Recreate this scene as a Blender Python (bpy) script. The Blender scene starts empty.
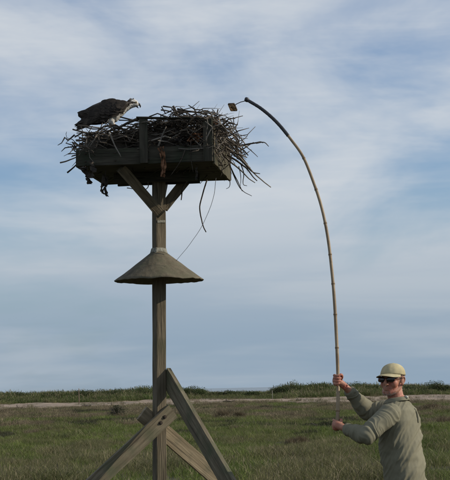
import bpy, bmesh, math, random
import numpy as np
from mathutils import Vector, Matrix, noise, Quaternion

# ------------------------------------------------------------------ camera, sky, sun, exposure
scene = bpy.context.scene
COL = scene.collection
F = 1520.0                                   # focal length in photo pixels (450 wide)
CAM = Vector((0.0, 0.0, 1.6))
PITCH = math.atan((388.0 - 240.0) / F)
ROLL = math.radians(1.2)
_r0 = Vector((1, 0, 0)); _f = Vector((0, math.cos(PITCH), math.sin(PITCH))); _u0 = Vector((0, -math.sin(PITCH), math.cos(PITCH)))
_r = _r0 * math.cos(ROLL) - _u0 * math.sin(ROLL)
_u = _u0 * math.cos(ROLL) + _r0 * math.sin(ROLL)
cd = bpy.data.cameras.new('camera'); cam = bpy.data.objects.new('camera', cd); COL.objects.link(cam)
cd.sensor_fit = 'HORIZONTAL'; cd.sensor_width = 36.0; cd.lens = F / 450.0 * 36.0
cd.clip_start = 0.1; cd.clip_end = 90000.0
cam.matrix_world = Matrix(((_r.x, _u.x, -_f.x, CAM.x), (_r.y, _u.y, -_f.y, CAM.y), (_r.z, _u.z, -_f.z, CAM.z), (0, 0, 0, 1)))
scene.camera = cam

SUN_EL, SUN_AZ = math.radians(27), math.radians(92)      # azimuth clockwise from +Y: from the right
sun_dir = Vector((math.sin(SUN_AZ) * math.cos(SUN_EL), math.cos(SUN_AZ) * math.cos(SUN_EL), math.sin(SUN_EL)))
ld = bpy.data.lights.new('sun', 'SUN'); ld.energy = 3.3; ld.angle = math.radians(0.6); ld.color = (1.0, 0.90, 0.76)
sun = bpy.data.objects.new('sun', ld); COL.objects.link(sun)
sun.rotation_euler = sun_dir.to_track_quat('Z', 'Y').to_euler(); sun.location = (20, 10, 30)

world = bpy.data.worlds.new('World'); scene.world = world; world.use_nodes = True
def build_world():
    nt = world.node_tree; N = nt.nodes; L = nt.links
    for n in list(N): N.remove(n)
    out = N.new('ShaderNodeOutputWorld'); bg = N.new('ShaderNodeBackground')
    sky = N.new('ShaderNodeTexSky'); sky.sky_type = 'NISHITA'; sky.sun_disc = False
    sky.sun_elevation = SUN_EL; sky.sun_rotation = SUN_AZ; sky.altitude = 0.0
    sky.air_density = 1.0; sky.dust_density = 1.2; sky.ozone_density = 1.5
    tc = N.new('ShaderNodeTexCoord')
    def mapping(scale, loc=(0, 0, 0), rot=(0, 0, 0)):
        m = N.new('ShaderNodeMapping'); m.inputs['Scale'].default_value = scale
        m.inputs['Location'].default_value = loc; m.inputs['Rotation'].default_value = rot
        L.new(tc.outputs['Generated'], m.inputs['Vector']); return m
    def noi(m, scale, detail, rough, dist=0.0):
        n = N.new('ShaderNodeTexNoise'); n.inputs['Scale'].default_value = scale; n.inputs['Detail'].default_value = detail
        n.inputs['Roughness'].default_value = rough; n.inputs['Distortion'].default_value = dist
        L.new(m.outputs['Vector'], n.inputs['Vector']); return n
    def ramp(src, a, b):
        r = N.new('ShaderNodeMapRange'); r.interpolation_type = 'SMOOTHSTEP'
        r.inputs['From Min'].default_value = a; r.inputs['From Max'].default_value = b
        L.new(src, r.inputs['Value']); return r
    def math_(op, a, b):
        m = N.new('ShaderNodeMath'); m.operation = op
        for i, v in enumerate((a, b)):
            if isinstance(v, (int, float)): m.inputs[i].default_value = v
            else: L.new(v, m.inputs[i])
        return m.outputs[0]
    # broad soft altostratus sheets, stretched along the horizon, plus finer streaks
    m1 = mapping((1, 1, 2.3), CL1, (0.0, 0.10, 0.0)); n1 = noi(m1, 5.2, 6.0, 0.52, 0.35)
    m2 = mapping((1, 1, 6.5), CL2, (0.0, -0.06, 0.0)); n2 = noi(m2, 9.0, 8.0, 0.58, 0.5)
    b1 = ramp(n1.outputs['Fac'], 0.36, 0.66).outputs['Result']
    b2 = ramp(n2.outputs['Fac'], 0.36, 0.70).outputs['Result']
    cov = math_('ADD', math_('MULTIPLY', b1, 0.62), math_('MULTIPLY', b2, 0.16))
    # haze and thicker grey cloud low over the sea
    sep = N.new('ShaderNodeSeparateXYZ'); L.new(tc.outputs['Generated'], sep.inputs['Vector'])
    hi = ramp(sep.outputs['Z'], 0.02, 0.15).outputs['Result']
    cov = math_('ADD', cov, math_('ADD', 0.18, math_('MULTIPLY', math_('SUBTRACT', 1.0, hi), 0.62)))
    clampn = N.new('ShaderNodeClamp'); clampn.inputs['Max'].default_value = 0.97; L.new(cov, clampn.inputs['Value'])
    ccol = N.new('ShaderNodeMix'); ccol.data_type = 'RGBA'
    m3 = mapping((1, 1, 8.0), (0.4, 1.2, -0.7), (0.0, 0.03, 0.0)); n3 = noi(m3, 4.5, 5.0, 0.5, 0.3)
    lowc = N.new('ShaderNodeMix'); lowc.data_type = 'RGBA'; lowc.inputs[6].default_value = CLOUD_LOW; lowc.inputs[7].default_value = CLOUD_HAZE
    L.new(ramp(n3.outputs['Fac'], 0.40, 0.66).outputs['Result'], lowc.inputs[0]); L.new(lowc.outputs[2], ccol.inputs[6])
    ccol.inputs[7].default_value = CLOUD_HIGH
    L.new(hi, ccol.inputs[0])
    # clear sky between the clouds, a little deeper than the bare horizon glow
    tint = N.new('ShaderNodeMix'); tint.data_type = 'RGBA'; tint.blend_type = 'MULTIPLY'; tint.inputs[0].default_value = 1.0
    L.new(sky.outputs['Color'], tint.inputs[6]); tint.inputs[7].default_value = SKY_TINT
    mix = N.new('ShaderNodeMix'); mix.data_type = 'RGBA'
    L.new(clampn.outputs['Result'], mix.inputs[0]); L.new(tint.outputs[2], mix.inputs[6]); L.new(ccol.outputs[2], mix.inputs[7])
    L.new(mix.outputs[2], bg.inputs['Color']); bg.inputs['Strength'].default_value = 0.1
    L.new(bg.outputs['Background'], out.inputs['Surface'])
CL1 = (-2.4529, -0.9556, 0.6650); CL2 = (2.5085, -0.9602, 2.5452)
CLOUD_LOW = (2.45, 3.25, 4.15, 1); CLOUD_HAZE = (3.35, 3.95, 4.6, 1); CLOUD_HIGH = (5.3, 5.65, 6.05, 1)
SKY_TINT = (0.52, 0.74, 0.98, 1)
build_world()
vs = scene.view_settings
vs.view_transform = 'Standard'; vs.look = 'None'; vs.exposure = 0.22; vs.gamma = 1.0; vs.use_curve_mapping = False

# ------------------------------------------------------------------ helpers
rng = random.Random(7)
def at(px, py, d):
    v = _r * ((px - 225.0) / F) + _u * ((240.0 - py) / F) + _f
    return CAM + v * (d / v.y)
def wm(o):
    return (wm(o.parent) @ o.matrix_basis) if o.parent else o.matrix_basis.copy()
def tag(o, label=None, cat=None, group=None, kind=None):
    if label: o['label'] = label
    if cat: o['category'] = cat
    if group: o['group'] = group
    if kind: o['kind'] = kind
    return o
def empty(name, loc, label, cat, group=None, rot=(0, 0, 0)):
    o = bpy.data.objects.new(name, None); COL.objects.link(o); o.location = loc; o.rotation_euler = rot
    o.matrix_basis = Matrix.Translation(Vector(loc)) @ Matrix.Rotation(rot[2], 4, 'Z')
    o.empty_display_size = 0.2
    return tag(o, label, cat, group)
def obj(name, me, mat, parent=None, mw=None):
    o = bpy.data.objects.new(name, me); COL.objects.link(o)
    if mat and not me.materials: me.materials.append(mat)
    mw = mw or Matrix()
    if parent:
        o.parent = parent; o.matrix_basis = wm(parent).inverted() @ mw
    else: o.matrix_basis = mw
    return o
def mesh_of(bm, name, smooth=True):
    me = bpy.data.meshes.new(name); bm.to_mesh(me); bm.free()
    if smooth:
        for p in me.polygons: p.use_smooth = True
    return me
def mesh_pd(name, v, f, smooth=True):
    me = bpy.data.meshes.new(name); me.from_pydata([tuple(p) for p in v], [], f); me.update()
    if smooth:
        for p in me.polygons: p.use_smooth = True
    return me
def lerp(a, b, t): return a + (b - a) * t
def smooth_path(pts, n):
    """Catmull-Rom through pts (Vectors) -> n+1 points"""
    P = [Vector(p) for p in pts]
    if len(P) == 2: return [P[0].lerp(P[1], i / n) for i in range(n + 1)]
    Q = [P[0] * 2 - P[1]] + P + [P[-1] * 2 - P[-2]]
    out = []
    for i in range(n + 1):
        t = i / n * (len(P) - 1); k = min(int(t), len(P) - 2); u = t - k
        a, b, c, d = Q[k:k + 4]
        out.append(0.5 * ((2 * b) + (c - a) * u + (2 * a - 5 * b + 4 * c - d) * u * u + (3 * b - a - 3 * c + d) * u ** 3))
    return out
def add_tube(bm, pts, radii, sides=6, cap=True):
    pts = [Vector(p) for p in pts]; n = len(pts)
    if not hasattr(radii, '__len__'): radii = [radii] * n
    t0 = (pts[1] - pts[0]).normalized()
    up = t0.orthogonal().normalized(); rings = []
    for i, p in enumerate(pts):
        t = (pts[min(i + 1, n - 1)] - pts[max(i - 1, 0)]).normalized()
        up = (up - t * up.dot(t)).normalized(); s = t.cross(up)
        rings.append([bm.verts.new(p + (up * math.cos(2 * math.pi * k / sides) + s * math.sin(2 * math.pi * k / sides)) * radii[i]) for k in range(sides)])
    for i in range(n - 1):
        for k in range(sides):
            bm.faces.new((rings[i][k], rings[i][(k + 1) % sides], rings[i + 1][(k + 1) % sides], rings[i + 1][k]))
    if cap:
        bm.faces.new(rings[0][::-1]); bm.faces.new(rings[-1])
    return rings
def tube_mesh(name, pts, radii, sides=6):
    bm = bmesh.new(); add_tube(bm, pts, radii, sides); return mesh_of(bm, name)
def add_ell(bm, c, r, rot=None, seg=20, rings=12):
    m = Matrix.Translation(Vector(c)) @ (rot.to_4x4() if rot is not None else Matrix()) @ Matrix.Diagonal((r[0], r[1], r[2], 1))
    bmesh.ops.create_uvsphere(bm, u_segments=seg, v_segments=rings, radius=1.0, matrix=m)
def remeshed(bm, name, voxel, smooth=6):
    me = bpy.data.meshes.new(name + '_src'); bm.to_mesh(me); bm.free()
    o = bpy.data.objects.new(name + '_src', me); COL.objects.link(o)
    m = o.modifiers.new('r', 'REMESH'); m.mode = 'VOXEL'; m.voxel_size = voxel; m.use_smooth_shade = True
    if smooth:
        s = o.modifiers.new('s', 'SMOOTH'); s.factor = 0.5; s.iterations = smooth
    dg = bpy.context.evaluated_depsgraph_get(); dg.update()
    out = bpy.data.meshes.new_from_object(o.evaluated_get(dg)); out.name = name
    bpy.data.objects.remove(o); bpy.data.meshes.remove(me)
    for p in out.polygons: p.use_smooth = True
    return out
def get_co(me):
    a = np.empty(len(me.vertices) * 3); me.vertices.foreach_get('co', a); return a.reshape(-1, 3)
def get_no(me):
    a = np.empty(len(me.vertices) * 3); me.vertices.foreach_get('normal', a); return a.reshape(-1, 3)
def set_co(me, a):
    me.vertices.foreach_set('co', a.ravel()); me.update()

# ------------------------------------------------------------------ materials
def mat(name, c1, c2=None, scale=8.0, rough=0.8, detail=6.0, stretch=(1, 1, 1), bump=0.0, bscale=None, c3=None, c3amt=0.35,
        c3scale=2.0, metallic=0.0, spec=0.3, coords='Object', lo=0.35, hi=0.65, transl=0.0, rnd=0.0, bdist=0.01, crack=0.0):
    m = bpy.data.materials.new(name); m.use_nodes = True; nt = m.node_tree; N = nt.nodes; L = nt.links
    b = N['Principled BSDF']; b.inputs['Roughness'].default_value = rough; b.inputs['Metallic'].default_value = metallic
    b.inputs['Specular IOR Level'].default_value = spec
    if coords == 'World':
        g = N.new('ShaderNodeNewGeometry'); src = g.outputs['Position']
    else:
        tcn = N.new('ShaderNodeTexCoord'); src = tcn.outputs[coords]
    mp = N.new('ShaderNodeMapping'); mp.inputs['Scale'].default_value = stretch; L.new(src, mp.inputs['Vector'])
    n = N.new('ShaderNodeTexNoise'); n.inputs['Scale'].default_value = scale; n.inputs['Detail'].default_value = detail
    n.inputs['Roughness'].default_value = 0.6; L.new(mp.outputs['Vector'], n.inputs['Vector'])
    r = N.new('ShaderNodeMapRange'); r.inputs['From Min'].default_value = lo; r.inputs['From Max'].default_value = hi
    L.new(n.outputs['Fac'], r.inputs['Value'])
    mx = N.new('ShaderNodeMix'); mx.data_type = 'RGBA'
    mx.inputs[6].default_value = (*c1, 1); mx.inputs[7].default_value = (*(c2 or c1), 1); L.new(r.outputs['Result'], mx.inputs[0])
    col = mx.outputs[2]
    if c3:
        n3 = N.new('ShaderNodeTexNoise'); n3.inputs['Scale'].default_value = c3scale; n3.inputs['Detail'].default_value = 5; L.new(src, n3.inputs['Vector'])
        r3 = N.new('ShaderNodeMapRange'); r3.inputs['From Min'].default_value = 1 - c3amt - 0.12; r3.inputs['From Max'].default_value = 1 - c3amt + 0.12
        L.new(n3.outputs['Fac'], r3.inputs['Value'])
        m3 = N.new('ShaderNodeMix'); m3.data_type = 'RGBA'; L.new(r3.outputs['Result'], m3.inputs[0]); L.new(col, m3.inputs[6]); m3.inputs[7].default_value = (*c3, 1)
        col = m3.outputs[2]
    if crack:                                                    # drying splits along the grain and knots
        mc = N.new('ShaderNodeMapping'); mc.inputs['Scale'].default_value = (0.9, 26, 26); L.new(src, mc.inputs['Vector'])
        nc = N.new('ShaderNodeTexNoise'); nc.inputs['Scale'].default_value = 2.2; nc.inputs['Detail'].default_value = 3; nc.inputs['Distortion'].default_value = 0.3; L.new(mc.outputs['Vector'], nc.inputs['Vector'])
        rc = N.new('ShaderNodeMapRange'); rc.inputs['From Min'].default_value = 0.60; rc.inputs['From Max'].default_value = 0.68; rc.inputs['To Max'].default_value = crack; L.new(nc.outputs['Fac'], rc.inputs['Value'])
        vk = N.new('ShaderNodeTexVoronoi'); vk.inputs['Scale'].default_value = 2.6; mk = N.new('ShaderNodeMapping'); mk.inputs['Scale'].default_value = (1, 2.2, 2.2); L.new(src, mk.inputs['Vector']); L.new(mk.outputs['Vector'], vk.inputs['Vector'])
        rk = N.new('ShaderNodeMapRange'); rk.inputs['From Min'].default_value = 0.10; rk.inputs['From Max'].default_value = 0.05; rk.inputs['To Max'].default_value = crack; L.new(vk.outputs['Distance'], rk.inputs['Value'])
        mm = N.new('ShaderNodeMath'); mm.operation = 'MAXIMUM'; L.new(rc.outputs['Result'], mm.inputs[0]); L.new(rk.outputs['Result'], mm.inputs[1])
        m5 = N.new('ShaderNodeMix'); m5.data_type = 'RGBA'; L.new(mm.outputs[0], m5.inputs[0]); L.new(col, m5.inputs[6]); m5.inputs[7].default_value = (c1[0] * .25, c1[1] * .25, c1[2] * .25, 1); col = m5.outputs[2]
    if rnd:
        oi = N.new('ShaderNodeObjectInfo'); hv = N.new('ShaderNodeHueSaturation')
        r4 = N.new('ShaderNodeMapRange'); r4.inputs['To Min'].default_value = 1 - rnd; r4.inputs['To Max'].default_value = 1 + rnd
        L.new(oi.outputs['Random'], r4.inputs['Value']); L.new(r4.outputs['Result'], hv.inputs['Value']); L.new(col, hv.inputs['Color']); col = hv.outputs['Color']
    L.new(col, b.inputs['Base Color'])
    if bump:
        nb = N.new('ShaderNodeTexNoise'); nb.inputs['Scale'].default_value = bscale or scale * 3; nb.inputs['Detail'].default_value = 5
        L.new(mp.outputs['Vector'], nb.inputs['Vector'])
        bp = N.new('ShaderNodeBump'); bp.inputs['Strength'].default_value = bump; bp.inputs['Distance'].default_value = bdist
        L.new(nb.outputs['Fac'], bp.inputs['Height']); L.new(bp.outputs['Normal'], b.inputs['Normal'])
    if transl:
        t = N.new('ShaderNodeBsdfTranslucent'); L.new(col, t.inputs['Color'])
        ms = N.new('ShaderNodeMixShader'); ms.inputs[0].default_value = transl
        L.new(b.outputs['BSDF'], ms.inputs[1]); L.new(t.outputs['BSDF'], ms.inputs[2])
        L.new(ms.outputs['Shader'], N['Material Output'].inputs['Surface'])
    return m
M = {}
GR = (1.2, 14, 14)
M['post'] = mat('post_wood', (0.078, 0.062, 0.038), (0.170, 0.138, 0.090), 3.0, 0.85, 8, GR, 0.7, 6, c3=(0.080, 0.072, 0.040), c3amt=0.38, c3scale=4.0, crack=0.8)
M['brace'] = mat('brace_wood', (0.095, 0.076, 0.046), (0.195, 0.165, 0.108), 3.0, 0.85, 8, GR, 0.7, 6, c3=(0.085, 0.092, 0.05), c3amt=0.42, c3scale=5.0, crack=0.8)
M['bracenew'] = mat('brace_wood_tan', (0.15, 0.115, 0.065), (0.30, 0.24, 0.15), 3.0, 0.8, 8, (0.9, 11, 11), 0.4, 6, c3=(0.10, 0.10, 0.06), c3amt=0.33, c3scale=6.0, crack=0.8)
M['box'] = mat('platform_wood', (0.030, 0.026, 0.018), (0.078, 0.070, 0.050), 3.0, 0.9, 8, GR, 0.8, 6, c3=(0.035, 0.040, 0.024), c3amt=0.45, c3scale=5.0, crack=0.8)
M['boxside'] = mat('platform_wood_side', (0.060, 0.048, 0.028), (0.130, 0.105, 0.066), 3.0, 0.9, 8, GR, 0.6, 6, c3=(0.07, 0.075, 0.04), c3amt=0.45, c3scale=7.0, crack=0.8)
M['guard'] = mat('weathered_sheet', (0.088, 0.074, 0.048), (0.150, 0.128, 0.086), 16.0, 0.85, 9, (1, 1, 0.35), 0.5, 30, c3=(0.105, 0.10, 0.062), c3amt=0.40, c3scale=9.0)
M['caulk'] = mat('pale_sealant', (0.30, 0.29, 0.24), (0.16, 0.15, 0.11), 40.0, 0.8, 4, bump=0.7, bscale=60)
M['iron'] = mat('dark_iron', (0.03, 0.028, 0.026), (0.07, 0.05, 0.035), 60, 0.6, 4, metallic=0.5)
M['stick'] = mat('stick_bark', (0.030, 0.024, 0.018), (0.125, 0.102, 0.078), 3.0, 0.9, 5, (1, 8, 8), 0.4, 12, rnd=0.45)
M['stickpale'] = mat('bleached_stick', (0.15, 0.13, 0.105), (0.27, 0.24, 0.20), 3.0, 0.9, 5, (1, 8, 8), 0.3, 12, rnd=0.3)
M['core'] = mat('nest_core', (0.03, 0.026, 0.02), (0.085, 0.07, 0.05), 12, 0.95, 5, rnd=0.2)
M['weed'] = mat('dry_seaweed', (0.16, 0.075, 0.035), (0.26, 0.13, 0.07), 30, 0.9, 5, bump=0.5)
M['weedark'] = mat('dark_seaweed', (0.025, 0.022, 0.018), (0.07, 0.055, 0.04), 30, 0.9, 5, bump=0.5)
M['wire'] = mat('wire', (0.10, 0.10, 0.10), (0.16, 0.16, 0.16), 30, 0.6, 2)
M['bamboo'] = mat('bamboo', (0.21, 0.15, 0.085), (0.32, 0.24, 0.145), 2.5, 0.5, 5, (6, 6, 1), 0.15, 14, c3=(0.16, 0.10, 0.05), c3amt=0.38, c3scale=9)
M['node'] = mat('bamboo_node', (0.13, 0.085, 0.045), (0.22, 0.15, 0.08), 20, 0.6, 3)
M['tape'] = mat('black_tape', (0.012, 0.012, 0.013), (0.03, 0.03, 0.032), 20, 0.45, 3, spec=0.5)
M['mirror'] = mat('mirror_glass', (0.78, 0.68, 0.54), (0.70, 0.60, 0.46), 30, 0.06, 3, metallic=1.0)  # tan tint puts the brown reflection of the nest into the glass colour
M['frame'] = mat('mirror_frame', (0.07, 0.055, 0.04), (0.12, 0.095, 0.07), 20, 0.5, 2)

# ------------------------------------------------------------------ the setting: marsh, sand, dune, sea
def fbm(x, y, s, seed=0.0):
    return noise.fractal(Vector((x * s + seed, y * s - seed * 0.7, seed * 1.3)), 0.7, 2.0, 4)
SAND0, SAND1, SHORE = 130.0, 184.0, 236.0
def sand_edges(x):
    return (SAND0 + 22 * noise.noise(Vector((x * 0.05, 1.7, 0))) + 9 * noise.noise(Vector((x * 0.3, 4.7, 0))),
            SAND1 + 9 * noise.noise(Vector((x * 0.08, 8.2, 0))))
def sstep(a, b, t):
    t = max(0.0, min(1.0, (t - a) / (b - a))); return t * t * (3 - 2 * t)
def ground_h(x, y):
    h = 0.11 * noise.noise(Vector((x * 0.26, y * 0.20, 0.3))) + 0.10 * noise.noise(Vector((x * 0.07, y * 0.05, 2.3)))
    h *= sstep(10, 26, abs(y) + abs(x) * 0.2)
    h += 0.22 * sstep(110, 185, y)
    h += 0.42 * sstep(180, 206, y) * (1 + 0.25 * noise.noise(Vector((x * 0.07, 0.2, 5.1))))
    h -= 2.2 * sstep(212, 244, y)
    return h
def grid_mesh(name, xs, ys, hf):
    v = []; f = []; nx = len(xs)
    for y in ys:
        for x in xs: v.append((x, y, hf(x, y)))
    for j in range(len(ys) - 1):
        for i in range(nx - 1):
            a = j * nx + i; f.append((a, a + 1, a + nx + 1, a + nx))
    return mesh_pd(name, v, f)
def frange(a, b, n): return [a + (b - a) * i / (n - 1) for i in range(n)]
XS = [-900, -500, -300, -200, -140] + frange(-100, 100, 121) + [140, 200, 300, 500, 900]
YS = [-400, -150, -60, -20] + frange(-8, 20, 12) + frange(23, 250, 115)
M['marsh'] = mat('marsh_soil', (0.030, 0.032, 0.016), (0.075, 0.065, 0.042), 0.5, 0.95, 8, (1, 1, 1), 0.6, 6, coords='World', bdist=0.05)
M['sand'] = mat('dry_sand', (0.25, 0.185, 0.135), (0.35, 0.27, 0.20), 0.22, 0.95, 8, (1, 1, 1), 0.5, 2.5, coords='World', c3=(0.10, 0.082, 0.055), c3amt=0.46, c3scale=0.30, bdist=0.06)
ground = obj('marsh_ground', grid_mesh('marsh_ground', XS, YS, ground_h), M['marsh'])
tag(ground, 'flat salt marsh ground stretching to the dunes', 'ground', kind='structure')
def sand_sheet():
    v = []; f = []; xs = [-900, -400, -200, -120] + frange(-90, 90, 181) + [120, 200, 400, 900]; n = 26
    for x in xs:
        a, b = sand_edges(x)
        for j in range(n):
            y = a + (b - a) * j / (n - 1)
            v.append((x, y, ground_h(x, y) + 0.035 + 0.03 * noise.noise(Vector((x * 0.5, y * 0.3, 3)))))
    for i in range(len(xs) - 1):
        for j in range(n - 1):
            q = i * n + j; f.append((q, q + n, q + n + 1, q + 1))
    return mesh_pd('sand_strip', v, f)
tag(obj('sand_strip', sand_sheet(), M['sand']), 'pale strip of bare sand between the marsh and the dune grass', 'sand', kind='structure')
def sea():
    m = bpy.data.materials.new('sea_water'); m.use_nodes = True; nt = m.node_tree; N = nt.nodes; L = nt.links
    b = N['Principled BSDF']; b.inputs['Base Color'].default_value = (0.045, 0.075, 0.085, 1); b.inputs['Roughness'].default_value = 0.22
    g = N.new('ShaderNodeNewGeometry'); bp = N.new('ShaderNodeBump'); bp.inputs['Strength'].default_value = 0.55; bp.inputs['Distance'].default_value = 0.35
    mp = N.new('ShaderNodeMapping'); mp.inputs['Scale'].default_value = (0.25, 0.6, 1); L.new(g.outputs['Position'], mp.inputs['Vector'])
    n = N.new('ShaderNodeTexNoise'); n.inputs['Scale'].default_value = 0.6; n.inputs['Detail'].default_value = 5; L.new(mp.outputs['Vector'], n.inputs['Vector'])
    L.new(n.outputs['Fac'], bp.inputs['Height']); L.new(bp.outputs['Normal'], b.inputs['Normal'])
    xs = [-60000, -8000, -2000, -600, 0, 600, 2000, 8000, 60000]; ys = [-2000, 200, 400, 800, 2000, 6000, 20000, 60000]
    return tag(obj('sea', grid_mesh('sea', xs, ys, lambda x, y: -0.75), m), 'grey blue sea reaching to the horizon behind the dunes', 'sea', kind='structure')
sea()

# ------------------------------------------------------------------ grasses (uncountable: instanced clumps)
def clump(name, n, h, spread, width, lean, r, seg=2, heads=0.0, hv=0.5):
    v = []; f = []; mi = []
    for k in range(n):
        a = r.uniform(0, 6.283); d = spread * math.sqrt(r.random()); bx, by = d * math.cos(a), d * math.sin(a)
        hh = h * r.uniform(1 - hv, 1.0); la = r.uniform(0, 6.283); ln = lean * r.uniform(0.15, 1.0) * hh
        w = width * r.uniform(0.7, 1.3); wa = r.uniform(0, 6.283); wx, wy = math.cos(wa) * w / 2, math.sin(wa) * w / 2
        base = len(v)
        for s in range(seg + 1):
            t = s / seg; ox = bx + math.cos(la) * ln * t * t; oy = by + math.sin(la) * ln * t * t; z = hh * (t - 0.18 * lean * t * t) - 0.02
            if s < seg:
                k2 = 1 - 0.45 * t; v += [(ox - wx * k2, oy - wy * k2, z), (ox + wx * k2, oy + wy * k2, z)]
            else: v.append((ox, oy, z))
        dead = 1 if r.random() < 0.13 else 0                     # straw-coloured dead blades
        for s in range(seg - 1):
            q = base + 2 * s; f.append((q, q + 1, q + 3, q + 2)); mi.append(dead)
        q = base + 2 * (seg - 1); f.append((q, q + 1, q + 2)); mi.append(dead)
        if r.random() < heads:
            tx, ty, tz = v[-1]; q = len(v); hw = width * 1.6; hl = hh * 0.20
            v += [(tx - wx * 1.5, ty - wy * 1.5, tz - hl * 0.45), (tx + wx * 1.5, ty + wy * 1.5, tz - hl * 0.45), (tx, ty, tz - hl), (tx, ty, tz + hl * 0.2)]
            f += [(q + 2, q + 1, q + 3, q)]; mi.append(1)
    me = mesh_pd(name, v, f, False); me.polygons.foreach_set('material_index', mi)
    return me
def scatter(name, pts, protos, mats, label, cat):
    """pts: (x,y,z,scale,yaw,variant) ; one object with geometry-node instances"""
    pc = bpy.data.collections.new(name + '_kinds')
    for i, me in enumerate(protos):
        for m_ in mats: me.materials.append(m_)
        po = bpy.data.objects.new('%s_kind_%02d' % (name, i), me); pc.objects.link(po)
    me = bpy.data.meshes.new(name); me.from_pydata([p[:3] for p in pts], [], [])
    for an, ix in (('sc', 3), ('yaw', 4)):
        at_ = me.attributes.new(an, 'FLOAT', 'POINT'); at_.data.foreach_set('value', [p[ix] for p in pts])
    at_ = me.attributes.new('var', 'INT', 'POINT'); at_.data.foreach_set('value', [int(p[5]) for p in pts])
    o = bpy.data.objects.new(name, me); COL.objects.link(o)
    ng = bpy.data.node_groups.new(name + '_nodes', 'GeometryNodeTree')
    ng.interface.new_socket('Geometry', in_out='INPUT', socket_type='NodeSocketGeometry')
    ng.interface.new_socket('Geometry', in_out='OUTPUT', socket_type='NodeSocketGeometry')
    N = ng.nodes; L = ng.links
    gi = N.new('NodeGroupInput'); go = N.new('NodeGroupOutput'); ip = N.new('GeometryNodeInstanceOnPoints')
    ci = N.new('GeometryNodeCollectionInfo'); ci.inputs['Collection'].default_value = pc
    ci.inputs['Separate Children'].default_value = True; ci.inputs['Reset Children'].default_value = True
    def attr(nm, ty):
        a = N.new('GeometryNodeInputNamedAttribute'); a.data_type = ty; a.inputs['Name'].default_value = nm; return a.outputs['Attribute']
    cx = N.new('ShaderNodeCombineXYZ'); L.new(attr('yaw', 'FLOAT'), cx.inputs['Z'])
    m2p = N.new('GeometryNodeMeshToPoints')
    L.new(gi.outputs[0], m2p.inputs['Mesh']); L.new(m2p.outputs['Points'], ip.inputs['Points'])
    L.new(ci.outputs[0], ip.inputs['Instance']); ip.inputs['Pick Instance'].default_value = True
    L.new(attr('var', 'INT'), ip.inputs['Instance Index']); L.new(cx.outputs[0], ip.inputs['Rotation']); L.new(attr('sc', 'FLOAT'), ip.inputs['Scale'])
    L.new(ip.outputs[0], go.inputs[0])
    o.modifiers.new('scatter', 'NODES').node_group = ng
    return tag(o, label, cat, kind='stuff')
def grassmat(name, c1, c2, scale, c3=None, c3amt=0.4, c3scale=0.12, rnd=0.3):
    return mat(name, c1, c2, scale, 0.7, 4, (1, 0.55, 1), coords='World', c3=c3, c3amt=c3amt, c3scale=c3scale, transl=0.25, rnd=rnd, spec=0.2)
G_green = grassmat('green_marsh_grass', (0.080, 0.112, 0.024), (0.140, 0.182, 0.040), 0.35, c3=(0.140, 0.132, 0.056), c3amt=0.42, c3scale=0.20)
G_olive = grassmat('olive_grass', (0.105, 0.110, 0.042), (0.170, 0.160, 0.072), 0.5)
G_head = grassmat('seed_heads', (0.17, 0.145, 0.085), (0.25, 0.21, 0.13), 0.5)
G_rust = grassmat('rusty_sedge', (0.115, 0.088, 0.056), (0.170, 0.130, 0.085), 0.5)
G_dark = grassmat('dark_rush', (0.032, 0.038, 0.018), (0.055, 0.058, 0.028), 0.5)  # darker blade colour for noise-picked patches of low growth
G_dune = grassmat('dune_grass', (0.060, 0.088, 0.024), (0.112, 0.135, 0.042), 0.25, c3=(0.12, 0.105, 0.05), c3amt=0.38, c3scale=0.15)
G_shrub = grassmat('shrub_leaf', (0.048, 0.066, 0.024), (0.090, 0.112, 0.042), 1.5, c3=(0.065, 0.06, 0.03), c3amt=0.36, c3scale=0.5)

r = random.Random(11)
greens = [clump('g%d' % i, 26, 0.26, 0.20, 0.011, 0.9, r) for i in range(5)]
tallg = [clump('t%d' % i, 26, 0.36, 0.22, 0.009, 1.1, r, heads=0.05) for i in range(5)]
rusts = [clump('u%d' % i, 30, 0.30, 0.17, 0.010, 0.6, r, heads=0.3) for i in range(4)]
darks = [clump('d%d' % i, 34, 0.22, 0.19, 0.012, 0.7, r) for i in range(3)]
dunes = [clump('n%d' % i, 44, 0.85, 0.42, 0.030, 0.8, r, seg=3, heads=0.15) for i in range(5)]
def zone(x, y):
    """which grass grows where on the marsh"""
    p = fbm(x * 0.55, y * 0.28, 0.24, 3.1); q = fbm(x * 0.6, y * 0.25, 0.33, 9.4); w = fbm(x, y * 0.4, 0.5, 5.5)
    if y < 37 + 7 * p: return 't' if w < 0.12 else 'g'
    if y < 54 + 8 * q: return ('d' if p < -0.55 else 'g') if w < 0.40 else 't'
    if p > 0.20 + 0.12 * w: return 'd'
    far = sstep(72, 100, y)
    if q + 0.45 * far > 0.30: return 'u' if w < 0.25 else 't'
    return 'g'
PT = {k: [] for k in 'gtud'}
y = 5.0
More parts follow.
